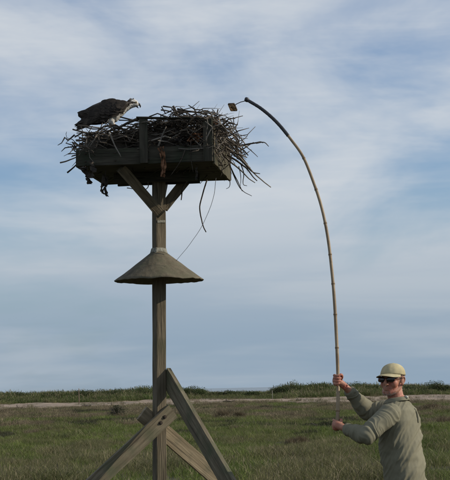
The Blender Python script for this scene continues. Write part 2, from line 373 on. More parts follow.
while y < SAND0 + 12:
    dens = 16 if y < 16 else (26 if y < 60 else 17)                       # clumps per square metre
    half = min(60, 5.5 + y * 0.175)
    step = 0.5 if y < 60 else 1.0
    for _ in range(int(dens * step * 2 * half * (0.75 if y > 60 else 1))):
        x = r.uniform(-half, half); yy = y + r.random() * step
        if yy > sand_edges(x)[0] + r.uniform(-3, 6): continue
        k = zone(x, yy)
        if k == 'd' and r.random() < 0.35: continue
        sc = r.uniform(0.6, 1.25) * (1.0 + 0.45 * fbm(x, yy * 0.6, 0.3, 1.2)) * (0.74 + 0.75 * max(0.0, noise.noise(Vector((x * 1.1, yy * 0.9, 4.4)))))
        sc = min(sc, 1.35 if yy < 45 else 1.7)
        if yy > 60: sc *= 1.15
        PT[k].append((x, yy, ground_h(x, yy), sc, r.uniform(0, 6.28), r.randrange({'g': 5, 't': 5, 'u': 4, 'd': 3}[k])))
    y += step
# tufts on the sand strip
for _ in range(6000):
    x = r.uniform(-60, 60); a, b = sand_edges(x); yy = a + (b - a) * r.random() ** 1.6
    if fbm(x, yy * 0.5, 0.12, 7.7) > 0.02: PT['t' if r.random() < 0.6 else 'u'].append((x, yy, ground_h(x, yy) + 0.03, r.uniform(0.5, 1.5), r.uniform(0, 6), r.randrange(4)))
scatter('marsh_grass', PT['g'], greens, [G_green, G_head], 'short bright green marsh grass in the middle of the meadow', 'grass')
scatter('tall_grass', PT['t'], tallg, [G_olive, G_head], 'taller olive brown grass with seed heads across the foreground', 'grass')
scatter('rusty_sedge', PT['u'], rusts, [G_rust, G_head], 'rust brown sedge in patches toward the sand strip', 'grass')
scatter('dark_rush', PT['d'], darks, [G_dark, G_head], 'low dark rushes in scattered patches of the marsh', 'grass')
# dune grass ridge behind the sand; its height along the photo's width
HX = [-20, 0, 30, 60, 100, 140, 170, 195, 208, 228, 245, 262, 275, 290, 335, 380, 412, 425, 436, 450, 480]
HH = [1.5, 1.5, 1.4, 1.5, 1.4, 1.65, 1.5, 1.35, 0.90, 0.88, 0.82, 0.85, 1.25, 1.7, 1.65, 1.55, 1.45, 0.95, 1.35, 1.05, 1.3]
def ridge_h(x, y):
    px = 225 + x / y * F
    return float(np.interp(px, HX, HH)) if -20 < px < 480 else 1.3 + 0.35 * noise.noise(Vector((x * 0.15, 3, 3)))
dp = []
for _ in range(9500):
    yy = r.uniform(SAND1 - 6, 216); half = 30 + yy * 0.19; x = r.uniform(-half, half)
    e = sand_edges(x)[1]
    if yy < e - 3 + 3 * r.random(): continue
    top = max(0.45, ridge_h(x, 205) - 0.20) * (0.6 + 0.4 * sstep(e - 3, e + 14, yy))
    dp.append((x, yy, ground_h(x, yy) - 0.03, top * r.uniform(0.6, 1.2) * (1 + 0.35 * noise.noise(Vector((x * 0.45, yy * 0.3, 6.0)))) / 0.85, r.uniform(0, 6.28), r.randrange(5)))
scatter('dune_grass', dp, dunes, [G_dune, G_head], 'green dune grass covering the low ridge behind the sand', 'grass')

def leaf_ball(name, rx, ry, rz, n, lw, seed, up=0.5):
    """foliage of small leaf faces spread through an uneven volume"""
    q = random.Random(seed); v = []; f = []
    lobes = [(q.uniform(-.55, .55) * rx, q.uniform(-.55, .55) * ry, q.uniform(0.25, 0.8) * rz, q.uniform(0.35, 0.6)) for _ in range(7)]
    for _ in range(n):
        lx, ly, lz, ls = q.choice(lobes)
        d = Vector((q.gauss(0, 1), q.gauss(0, 1), q.gauss(0, 1))).normalized() * (q.random() ** 0.45)
        p = Vector((lx + d.x * rx * ls, ly + d.y * ry * ls, max(0.02, lz + d.z * rz * ls)))
        t = Vector((q.gauss(0, 1), q.gauss(0, 1), q.gauss(0, 1) + up)).normalized(); s = t.orthogonal().normalized()
        s = (Quaternion(t, q.uniform(0, 6.28)) @ s) * lw * q.uniform(0.3, 0.6); t = t * lw * q.uniform(0.8, 1.6)
        b = len(v); v += [p - s * 0.5, p + t * 0.5 - s, p + t, p + t * 0.5 + s]; f.append((b, b + 1, b + 2, b + 3))
    return mesh_pd(name, v, f, False)
def shrub(name, px, d, h, w, label, cat, seed, fm, group=None, leaf=0.07, n=1500, up=0.5):
    x = (at(px, 395, d)).x; z = ground_h(x, d)
    e = empty(name, (x, d, z), label, cat, group)
    T = Matrix.Translation(Vector((x, d, z)))
    if name == 'grass_hummock':                                  # a tussock: dense blades, tallest in the middle
        q = random.Random(seed); V_ = []; F_ = []
        for k in range(9):
            a = q.uniform(0, 6.28); rr_ = w * math.sqrt(q.random()) * .8; hk = h * (1.15 - .55 * rr_ / w) * q.uniform(.75, 1.1)
            cm = clump('tuft', 90, hk, w * .38, 0.014, 0.7, q, seg=3, hv=0.45); b0 = len(V_)
            V_ += [(v.co.x + rr_ * math.cos(a), v.co.y + rr_ * .7 * math.sin(a), v.co.z) for v in cm.vertices]
            F_ += [tuple(i + b0 for i in p.vertices) for p in cm.polygons]; bpy.data.meshes.remove(cm)
        obj('blades', mesh_pd('blades', V_, F_, False), fm, e, T)
        return e
    obj('foliage', leaf_ball(name + '_foliage', w, w * 0.8, h, n, leaf, seed, up), fm, e, T)
    bm = bmesh.new(); q = random.Random(seed)
    for _ in range(6):
        a = q.uniform(0, 6.28)
        add_tube(bm, [(0.05 * math.cos(a), 0.05 * math.sin(a), -0.05), (w * .3 * math.cos(a), w * .3 * math.sin(a), h * .4), (w * .6 * math.cos(a), w * .5 * math.sin(a), h * .85)], [0.03, 0.02, 0.008], 5)
    obj('stem', mesh_of(bm, name + '_stem'), M['stick'], e, T)
    return e
SH = [
 (14, 205, 1.45, 1.5, 'dark low shrub at the left edge of the dune ridge'),
 (27, 208, 1.40, 2.0, 'wide dark shrub left of the thin stake on the dune'),
 (57, 208, 1.50, 1.5, 'dark shrub on the dune just left of the thin stake'),
 (90, 206, 1.45, 1.5, 'dark shrub on the dune just right of the thin stake'),
 (122, 208, 1.60, 1.7, 'broad shrub on the dune between the stake and the nest post'),
 (140, 204, 1.75, 1.1, 'tall shrub on the dune immediately left of the nest post'),
 (186, 206, 1.55, 0.9, 'shrub on the dune just right of the nest post'),
 (198, 205, 1.65, 0.9, 'peaked shrub on the dune between nest post and the gap to the sea'),
 (218, 206, 1.25, 0.9, 'small low shrub standing in the gap where the sea shows'),
 (232, 207, 1.35, 0.8, 'small rounded shrub right of the gap where the sea shows'),
 (250, 204, 1.15, 0.9, 'lowest shrub of the dune, before the pale short stake'),
 (277, 205, 1.70, 1.1, 'rounded shrub right behind the pale short stake on the dune'),
 (296, 206, 1.85, 1.2, 'tall rounded dark shrub left of the bamboo pole'),
 (311, 205, 1.80, 1.0, 'dark shrub second to the left of the bamboo pole'),
 (326, 207, 1.70, 1.1, 'dark shrub next to the bamboo pole on its left'),
 (352, 206, 1.65, 1.4, 'shrub on the dune above the raised forearm of the man'),
 (372, 206, 1.60, 1.3, 'shrub on the dune just left of the face of the man'),
 (412, 206, 1.50, 1.4, 'shrub on the dune just behind the neck of the man'),
 (436, 204, 1.65, 0.9, 'peaked shrub on the dune near the right edge'),
 (449, 206, 1.25, 0.8, 'low shrub cut by the right edge of the picture'),
]
for i, (px, d, h, w, lab) in enumerate(SH):
    shrub('dune_shrub', px, d - 9 - (i * 7) % 5, (h - 0.46 + 0.12 * (i % 3 == 0)) * (0.72 if 210 < px < 260 else 1.0), w * 1.7, lab, 'shrub', 100 + i, G_shrub, 'shrubs along the dune ridge', 0.095, 2400)
# clumps of their own on the marsh
G_rusty2 = grassmat('russet_hummock', (0.115, 0.090, 0.052), (0.165, 0.130, 0.080), 2.0, rnd=0)
G_grey = grassmat('grey_green_bush', (0.060, 0.062, 0.038), (0.095, 0.092, 0.058), 2.0, rnd=0)
shrub('marsh_bush', 117, 88, 0.75, 0.75, 'grey green bush left of the post, near the sand strip', 'bush', 301, G_grey, None, 0.05, 1600)
shrub('grass_hummock', 221, 82, 0.85, 0.62, 'wider russet grass hummock right of the leaning brace', 'hummock', 302, G_rusty2, None, 0.085, 1950, 2.6)
shrub('grass_hummock', 237, 76, 0.72, 0.36, 'small bright russet hummock beside the wider one', 'hummock', 303, G_rusty2, None, 0.068, 1170, 2.6)
shrub('grass_hummock', 446, 62, 0.55, 0.5, 'russet hummock at the right edge of the marsh', 'hummock', 304, G_rusty2, None, 0.076, 1170, 2.6)
shrub('grass_hummock', 295, 44, 0.40, 0.45, 'low brownish hummock in the green grass left of the pole', 'hummock', 305, G_rusty2, None, 0.060, 700, 2.6)
shrub('marsh_bush', 325, 58, 0.22, 1.0, 'low dark foliage added to make the dark hollow left of the lower hand', 'bush', 306, G_dark, None, 0.035, 1500)  # dark leaves added to stand in for a dark hollow
shrub('marsh_bush', 86, 66, 0.22, 0.8, 'low dark bush in the meadow below the thin stake', 'bush', 307, G_dark, None, 0.035, 1200)
shrub('grass_hummock', 430, 88, 0.65, 0.8, 'dull russet hummock just right of the shoulder of the man', 'hummock', 308, G_rusty2, None, 0.085, 1300, 2.6)

# stakes and driftwood on the sand
def stake(px, d, h, rad, label, m):
    x = at(px, 400, d).x; z = ground_h(x, d)
    bm = bmesh.new(); q = random.Random(int(px))
    add_tube(bm, [(0, 0, -0.2), (0.01, 0, h * 0.4), (-0.012, 0, h * 0.8), (0.0, 0, h)], [rad, rad * .95, rad * .9, rad * .8], 8)
    add_tube(bm, [(0, 0, h * 0.86), (0, 0, h * 0.9)], [rad * 1.15, rad * 1.15], 8)
    tag(obj('wooden_stake', mesh_of(bm, 'wooden_stake'), m, None, Matrix.Translation((x, d, z))), label, 'stake')
M['stakew'] = mat('stake_wood', (0.17, 0.12, 0.09), (0.25, 0.18, 0.14), 6, 0.9, 4, (6, 6, 1))
M['stakep'] = mat('stake_pale', (0.24, 0.23, 0.18), (0.32, 0.30, 0.25), 6, 0.9, 4, (6, 6, 1))
stake(79, 172, 1.75, 0.045, 'thin brown stake standing on the sand at the left', M['stakew'])
stake(272.5, 180, 1.0, 0.035, 'short pale stake standing at the foot of the dune', M['stakep'])
def driftwood(px, d, w, label, seed):
    x = at(px, 405, d).x; z = ground_h(x, d) + 0.06; q = random.Random(seed); bm = bmesh.new()
    pts = [Vector((-w / 2, 0, 0.04)), Vector((-w * .15, q.uniform(-.1, .1), 0.10)), Vector((w * .2, q.uniform(-.1, .1), 0.06)), Vector((w / 2, 0, 0.16))]
    add_tube(bm, smooth_path(pts, 8), [0.09, .11, .12, .12, .11, .10, .09, .07, .05], 7)
    add_tube(bm, [pts[1], pts[1] + Vector((-.1, 0, .22)), pts[1] + Vector((-.05, .1, .34))], [0.05, 0.035, 0.015], 6)
    for vv in bm.verts: vv.co += noise.noise_vector(vv.co * 6) * 0.02
    tag(obj('driftwood', mesh_of(bm, 'driftwood'), M['stick'], None, Matrix.Translation((x, d, z)) @ Matrix.Rotation(q.uniform(-.5, .5), 4, 'Z')), label, 'driftwood', 'driftwood on the sand')
driftwood(19, 134, 0.7, 'dark lump of driftwood on the sand at the far left', 1)
driftwood(86, 146, 1.1, 'dark driftwood log lying at the foot of the brown stake', 2)
driftwood(114, 138, 0.9, 'driftwood log on the sand just left of the tower brace', 3)
driftwood(229, 150, 1.2, 'driftwood log on the sand in the middle of the picture', 4)
driftwood(299, 152, 0.6, 'small dark driftwood stump on the sand left of the bamboo pole', 5)

# ------------------------------------------------------------------ nesting tower
TD = 13.0
pt = at(158.8, 180, TD); pb_ = at(159.6, 470, TD)
dirp = (pb_ - pt); pbase = pt + dirp * ((pt.z + 0.3) / -dirp.z); pbase = pt + dirp * ((pt.z + 0.25) / (pt.z - pb_.z))
TB = Vector((pbase.x, pbase.y, 0.0))
tower = empty('nesting_tower', TB, 'weathered wooden nesting tower, box platform on one braced post', 'nest platform')
def board(name, p0, p1, normal, width, thick, m, parent, seed=0, bev=0.004, cuts=6, rough=0.0025, label=None):
    p0 = Vector(p0); p1 = Vector(p1); X = (p1 - p0); Ln = X.length; X.normalize()
    Z = (Vector(normal) - X * Vector(normal).dot(X)).normalized(); Y = Z.cross(X)
    bm = bmesh.new(); bmesh.ops.create_cube(bm, size=1.0)
    bmesh.ops.scale(bm, vec=(Ln, width, thick), verts=bm.verts)
    es = [e for e in bm.edges if abs((e.verts[0].co - e.verts[1].co).x) > Ln * 0.9]
    bmesh.ops.bevel(bm, geom=es, offset=bev, segments=2, affect='EDGES', profile=0.6)
    for k in range(1, cuts):
        bmesh.ops.bisect_plane(bm, geom=bm.verts[:] + bm.edges[:] + bm.faces[:], plane_co=(-Ln / 2 + Ln * k / cuts, 0, 0), plane_no=(1, 0, 0))
    for v in bm.verts:
        v.co += noise.noise_vector(v.co * 9 + Vector((seed * 3.7, seed, 0))) * rough
    mw = Matrix(((X.x, Y.x, Z.x, 0), (X.y, Y.y, Z.y, 0), (X.z, Y.z, Z.z, 0), (0, 0, 0, 1)))
    mw.translation = (p0 + p1) / 2
    me = mesh_of(bm, name)
    me.shade_flat() if hasattr(me, 'shade_flat') else None
    o = obj(name, me, m, parent, mw)
    if label: o['label'] = label
    return o
n1 = Vector((0.454, -0.891, 0)); t1 = Vector((0.891, 0.454, 0)); n2 = Vector((-0.891, -0.454, 0)); t2 = Vector((0.454, -0.891, 0))
PW = 0.092
FLOOR = 3.455
updir = (pt - pbase).normalized()
ptop = pbase + updir * ((FLOOR - 0.05 - pbase.z) / updir.z)
post = board('post', pbase, ptop, n1, PW, PW, M['post'], tower, 1, 0.007, 16)
def post_at(z): return pbase + updir * ((z - pbase.z) / updir.z)
def zpx(py, d, px=159): return at(px, py, d).z
# ground braces: front one (A), the one behind (C), the near right one (B)
def brace(pc, dirv, slope, z_end, nrm, m, name='ground_brace', w=0.14, seed=0, back=0.0, label=None):
    d = Vector((dirv[0], dirv[1], 0)).normalized(); v = (d * math.cos(slope) - Vector((0, 0, 1)) * math.sin(slope))
    p0 = pc - v * back; L_ = (p0.z - z_end) / math.sin(slope)
    return board(name, p0, p0 + v * L_, nrm, w, 0.038, m, tower, seed, 0.003, 8, label=label)
pa = at(177, 411, 12.9); pp = post_at(pa.z)
pa = pa + n1 * ((PW / 2 + 0.021) - (pa - pp).dot(n1))
brace(pa, -t1, math.radians(38.5), -0.12, n1, M['brace'], seed=3, w=0.135, label='grey green front brace running down to the left')
pc_ = at(139, 413, 13.05); pp = post_at(pc_.z)
pc_ = pc_ + n1 * (-(PW / 2 + 0.021) - (pc_ - pp).dot(n1))
brace(pc_, t1, math.radians(39.7), -0.12, n1, M['bracenew'], seed=4, w=0.135, label='tan brace behind the post running down to the right')
pb2 = at(172, 380, 13.0); pp = post_at(pb2.z)
pb2 = pb2 - n2 * ((PW / 2 + 0.021) + (pb2 - pp).dot(n2))
brace(pb2, t2, math.radians(37), -0.12, n2, M['brace'], seed=5, w=0.165, back=0.06, label='dark near brace with sunlit top edge')
def bolt(p, nrm, rad=0.011, name='bolt', parent=tower):
    bm = bmesh.new(); n_ = Vector(nrm).normalized()
    add_tube(bm, [p - n_ * 0.004, p + n_ * 0.004], [rad * 1.5] * 2, 12); add_tube(bm, [p, p + n_ * 0.012], [rad, rad * .9], 6)
    mw = Matrix.Translation(p)
    bmesh.ops.translate(bm, vec=-p, verts=bm.verts)
    return obj(name, mesh_of(bm, name, False), M['iron'], parent, mw)
for (px, py) in ((169, 417), (164, 423)):
    q = at(px, py, 12.85); q = q + n1 * ((PW / 2 + 0.0415) - (q - post_at(q.z)).dot(n1)); bolt(q, n1)
# predator guard: wavy-rimmed cone round the post
def guard():
    zr, za = zpx(280.5, TD), zpx(252, TD); c = post_at(zr); R = 45.0 / F * TD
    bm = bmesh.new(); n = 64; rows = 12; prev = None
    q = random.Random(3)
    for j in range(rows + 1):
        t = j / rows; ring = []
        for k in range(n):
            a = 2 * math.pi * k / n
            rr = lerp(0.062, R, t) * (1 + 0.012 * noise.noise(Vector((math.cos(a) * 2, math.sin(a) * 2, t * 2))))
            z = lerp(za, zr, t ** 0.98) - c.z
            wob = t ** 3 * (0.009 * noise.noise(Vector((math.cos(a) * 2.2, math.sin(a) * 2.2, 7))) + 0.006 * noise.noise(Vector((math.cos(a) * 9, math.sin(a) * 9, 3))))
            z += wob + 0.005 * t * noise.noise(Vector((math.cos(a) * 5, math.sin(a) * 5, t * 6)))
            ring.append(bm.verts.new((rr * math.cos(a), rr * math.sin(a), z)))
        if prev:
            for k in range(n): bm.faces.new((prev[k], ring[k], ring[(k + 1) % n], prev[(k + 1) % n]))
        prev = ring
    me = mesh_of(bm, 'predator_guard')
    o = obj('predator_guard', me, M['guard'], tower, Matrix.Translation(c))
    s = o.modifiers.new('thick', 'SOLIDIFY'); s.thickness = 0.007; s.offset = -1
    # overlapping seam and rivets
    bm = bmesh.new(); a = math.radians(105); cols = []
    for t in frange(0.03, 0.985, 14):
        rr = lerp(0.062, R, t); z = lerp(za, zr, t ** 0.98) - c.z
        cols.append([bm.verts.new(((rr) * math.cos(a + s_ * 0.02 / rr), rr * math.sin(a + s_ * 0.02 / rr), z + 0.002 + 0.001 * noise.noise(Vector((t * 5, s_, 0))))) for s_ in (-1, 1)])
    for i in range(13): bm.faces.new((cols[i][0], cols[i + 1][0], cols[i + 1][1], cols[i][1]))
    so = obj('seam', mesh_of(bm, 'seam'), M['guard'], o, Matrix.Translation(c)); s = so.modifiers.new('t', 'SOLIDIFY'); s.thickness = 0.003
    for t in (.2, .4, .6, .8, .95):
        rr = lerp(0.062, R, t); a = math.radians(105); p = c + Vector((rr * math.cos(a), rr * math.sin(a), lerp(za, zr, t ** .98) - c.z + .005)); bolt(p, Vector((math.cos(a) * .5, math.sin(a) * .5, .86)), .0045, 'rivet', o)
    bm = bmesh.new(); n = 40
    for j, (rr, z) in enumerate(((0.072, za - 0.012), (0.066, za + 0.008), (0.061, za + 0.030), (0.056, za + 0.034))):
        ring = []
        for k in range(n):
            a = 2 * math.pi * k / n; sq = 1.0 / max(abs(math.cos(a - 0.47)), abs(math.sin(a - 0.47)))
            rad = lerp(rr, rr * 0.82 * sq, 0.8)
            p = Vector((rad * math.cos(a), rad * math.sin(a), z - c.z)); p += noise.noise_vector(p * 40) * 0.004
            ring.append(bm.verts.new(p))
        if j:
            for k in range(n): bm.faces.new((prev[k], ring[k], ring[(k + 1) % n], prev[(k + 1) % n]))
        prev = ring
    obj('sealant_collar', mesh_of(bm, 'sealant_collar'), M['caulk'], o, Matrix.Translation(c))
    return o, c, R, zr, za
guard_o, guard_c, guard_R, guard_zr, guard_za = guard()
zt = zpx(222, TD); q = post_at(zt) + n1 * (PW / 2 + 0.003)
board('metal_strap', q - t1 * 0.036, q + t1 * 0.036, n1, 0.022, 0.004, M['caulk'], tower, 8, 0.001, 4, 0.002)
# platform box
ANG = math.radians(-6.9); PH = 0.575
pcx = at(157, 172, TD).x
PX = Vector((math.cos(ANG), math.sin(ANG), 0)); PY = Vector((-math.sin(ANG), math.cos(ANG), 0)); PC = Vector((pcx, TD, 0))
def PL(x, y, z): return PC + PX * x + PY * y + Vector((0, 0, z))
UZ = Vector((0, 0, 1))
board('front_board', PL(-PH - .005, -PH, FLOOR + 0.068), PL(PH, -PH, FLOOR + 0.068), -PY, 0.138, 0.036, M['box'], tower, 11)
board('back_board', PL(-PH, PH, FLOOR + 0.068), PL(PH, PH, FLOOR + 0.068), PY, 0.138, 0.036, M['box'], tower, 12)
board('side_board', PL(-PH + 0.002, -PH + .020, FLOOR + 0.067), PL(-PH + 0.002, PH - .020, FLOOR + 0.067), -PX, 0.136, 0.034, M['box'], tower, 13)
# right side: upright planks
for i in range(8):
    y0 = -PH + 0.09 + i * 0.142
    top = 0.375 - 0.02 * (i % 3)
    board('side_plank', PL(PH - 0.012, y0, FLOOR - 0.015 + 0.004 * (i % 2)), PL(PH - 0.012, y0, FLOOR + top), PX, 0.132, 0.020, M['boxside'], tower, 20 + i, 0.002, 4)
# floor planks (seen from below) on two joists
for i in range(8):
    y0 = -PH + 0.094 + i * 0.141
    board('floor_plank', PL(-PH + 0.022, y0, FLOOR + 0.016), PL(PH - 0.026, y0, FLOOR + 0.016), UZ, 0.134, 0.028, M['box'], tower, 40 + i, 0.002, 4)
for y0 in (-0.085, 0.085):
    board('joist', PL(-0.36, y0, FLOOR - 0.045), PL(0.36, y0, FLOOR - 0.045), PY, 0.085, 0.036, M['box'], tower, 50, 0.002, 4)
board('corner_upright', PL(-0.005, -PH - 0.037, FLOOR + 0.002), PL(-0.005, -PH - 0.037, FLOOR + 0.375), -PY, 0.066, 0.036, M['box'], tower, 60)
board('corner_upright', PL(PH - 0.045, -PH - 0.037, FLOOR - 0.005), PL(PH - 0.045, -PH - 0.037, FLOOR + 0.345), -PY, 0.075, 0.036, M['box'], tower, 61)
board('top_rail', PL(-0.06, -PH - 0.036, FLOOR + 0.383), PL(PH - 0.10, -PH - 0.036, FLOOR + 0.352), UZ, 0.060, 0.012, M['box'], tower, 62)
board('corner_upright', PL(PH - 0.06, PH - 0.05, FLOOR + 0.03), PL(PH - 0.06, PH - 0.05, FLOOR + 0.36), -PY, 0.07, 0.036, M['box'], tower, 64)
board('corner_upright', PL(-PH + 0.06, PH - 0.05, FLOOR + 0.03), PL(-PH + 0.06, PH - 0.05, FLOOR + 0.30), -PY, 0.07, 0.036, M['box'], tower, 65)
for x_ in (-0.5, -0.25, 0.03, 0.30, 0.5):
    for z_ in (0.035, 0.10): bolt(PL(x_, -PH - 0.020, FLOOR + z_), -PY, 0.005, 'nail')
# knee braces
def kbrace(a, b, nrm, seed, w=0.085):
    board('knee_brace', a, b, nrm, w, 0.036, M['post'], tower, seed, 0.003, 6)
q = at(161, 214, 12.93); q = q + n1 * ((PW / 2 + 0.020) - (q - post_at(q.z)).dot(n1))
kbrace(q, at(121, 168, 12.52), Vector((0.25, -0.9, -0.3)), 70)
q = at(163.5, 208, 13.03); kbrace(q, at(190, 175, 13.12), Vector((0.1, -1, 0)), 71)
kbrace(at(160, 212, 13.09), at(166, 178, 13.50), Vector((1, 0, 0)), 72)

# ------------------------------------------------------------------ the nest
nest = empty('stick_nest', PL(0, 0, FLOOR + 0.03), 'big untidy osprey nest of dry sticks heaped on the platform', 'nest')
r = random.Random(23)
stick_meshes = []
for i in range(14):                               # unit sticks, one metre long, shared by all
    pts = [Vector((-0.5 + k / 5, 0.035 * r.uniform(-1, 1), 0.035 * r.uniform(-1, 1))) for k in range(6)]
    rr = [1.0, 1.05, 0.95, 0.85, 0.65, 0.35]
    for k in range(1, 5): pts[k] += Vector((r.uniform(-.05, .05), r.gauss(0, .012), r.gauss(0, .012)))
    if i % 4 == 1: pts[5] += Vector((-.03, .06, .03))
    bm = bmesh.new(); add_tube(bm, pts, [0.0065 * a * r.uniform(.75, 1.25) for a in rr], 5)
    if i % 5 < 3:
        b = pts[r.choice((2, 3))]; sg = r.choice((-1, 1)); add_tube(bm, [b, b + Vector((0.08, 0.05 * sg, 0.05)), b + Vector((0.15, 0.10 * sg, 0.07))], [0.004, 0.003, 0.0015], 4)
    stick_meshes.append(mesh_of(bm, 'stick_%02d' % i)); stick_meshes[-1].materials.append(M['stick'])
pale_meshes = []
for i in range(4):
    me = stick_meshes[i + 1].copy(); me.materials.clear(); me.materials.append(M['stickpale']); pale_meshes.append(me)
def put_stick(c, d, length, thick, pale=False):
    d = d.normalized(); q = d.to_track_quat('X', 'Z') @ Quaternion((1, 0, 0), r.uniform(0, 6.28))
    me = r.choice(pale_meshes if pale else stick_meshes)
    mw = Matrix.Translation(c) @ q.to_matrix().to_4x4() @ Matrix.Diagonal((length, length * 0.6 + thick * 0.4, length * 0.6 + thick * 0.4, 1)) if False else Matrix.Translation(c) @ q.to_matrix().to_4x4() @ Matrix.Diagonal((length, thick, thick, 1))
    return obj('stick', me, None, nest, mw)
def pile_top(x, y):
    """height of the heap above the floor in platform coordinates"""
    e = max(abs(x), abs(y)) / PH
    return 0.375 - 0.075 * sstep(0.05, -0.45, x) + 0.03 * sstep(0.0, 0.15, x) + 0.03 * noise.noise(Vector((x * 3, y * 3, 1))) - 0.10 * max(0, e - 0.75) * 2
for i in range(1, 133, 2):
    x = r.uniform(-1, 1) * PH * 0.97; y = r.uniform(-1, 1) * PH * 0.95
    if i % 2: y = -PH * r.uniform(0.72, 0.985)                     # more along the visible front
    a = math.atan2(y, x) + math.pi / 2 + r.gauss(0, 0.7)
    if i % 2: a = r.gauss(0, 0.55)
    L_ = r.uniform(0.28, 0.75)
    if i % 2: y = -PH * r.uniform(0.72, 0.90)
    z = lerp(0.13, pile_top(x, y), r.random() ** 0.6)
    d = PX * math.cos(a) + PY * math.sin(a) + UZ * r.gauss(0, 0.10)
    if i % 2 and abs(x) + L_ * .5 > PH + 0.12: x *= 0.6
    put_stick(PL(x, y, FLOOR + z), d, L_, r.uniform(0.5, 1.25), r.random() < 0.12)
for i in range(22):                                              # top layer just behind the rail
    x = r.uniform(-0.05, 0.5); put_stick(PL(x, r.uniform(-0.53, -0.36), FLOOR + r.uniform(0.33, 0.395)), PX + PY * r.gauss(0, .3) + UZ * r.gauss(0, .07), r.uniform(.25, .55), r.uniform(.6, 1.2), r.random() < .12)
for i in range(14):                                              # ragged left shoulder of the heap
    a = r.uniform(-.6, .9); put_stick(PL(r.uniform(-.55, -.2), r.uniform(-0.52, -0.1), FLOOR + r.uniform(0.22, 0.31)), PX * math.cos(a) + PY * r.gauss(0, .5) + UZ * math.sin(a) * .8, r.uniform(.18, .36), r.uniform(.5, .9), r.random() < .15)
for i in range(26):                                              # sticks poking up over the heap
    x = r.uniform(-0.05, 0.55); y = r.uniform(-0.5, 0.4); a = r.uniform(0, 6.28)
    put_stick(PL(x, y, FLOOR + pile_top(x, y) - 0.01), PX * math.cos(a) + PY * math.sin(a) + UZ * r.uniform(-0.1, 0.28), r.uniform(0.3, 0.6), r.uniform(0.6, 1.1), r.random() < 0.15)
def shaped(pxs, rad, d0, d1=None, m='stick', name='stick', parent=None, taper=0.45, sides=6):
    d1 = d1 or d0; n = len(pxs)
    pts = [at(p[0], p[1], lerp(d0, d1, i / (n - 1))) for i, p in enumerate(pxs)]
    path = smooth_path(pts, max(4, 4 * (n - 1))); k = len(path)
    c = path[0].copy(); path = [p - c + noise.noise_vector(p * 14) * min(rad * 0.8, 0.006) for p in path]
    me = tube_mesh(name, path, [rad * lerp(1, taper, i / (k - 1)) for i in range(k)], sides)
    return obj(name, me, M[m], parent or nest, Matrix.Translation(c))
DF = 12.38
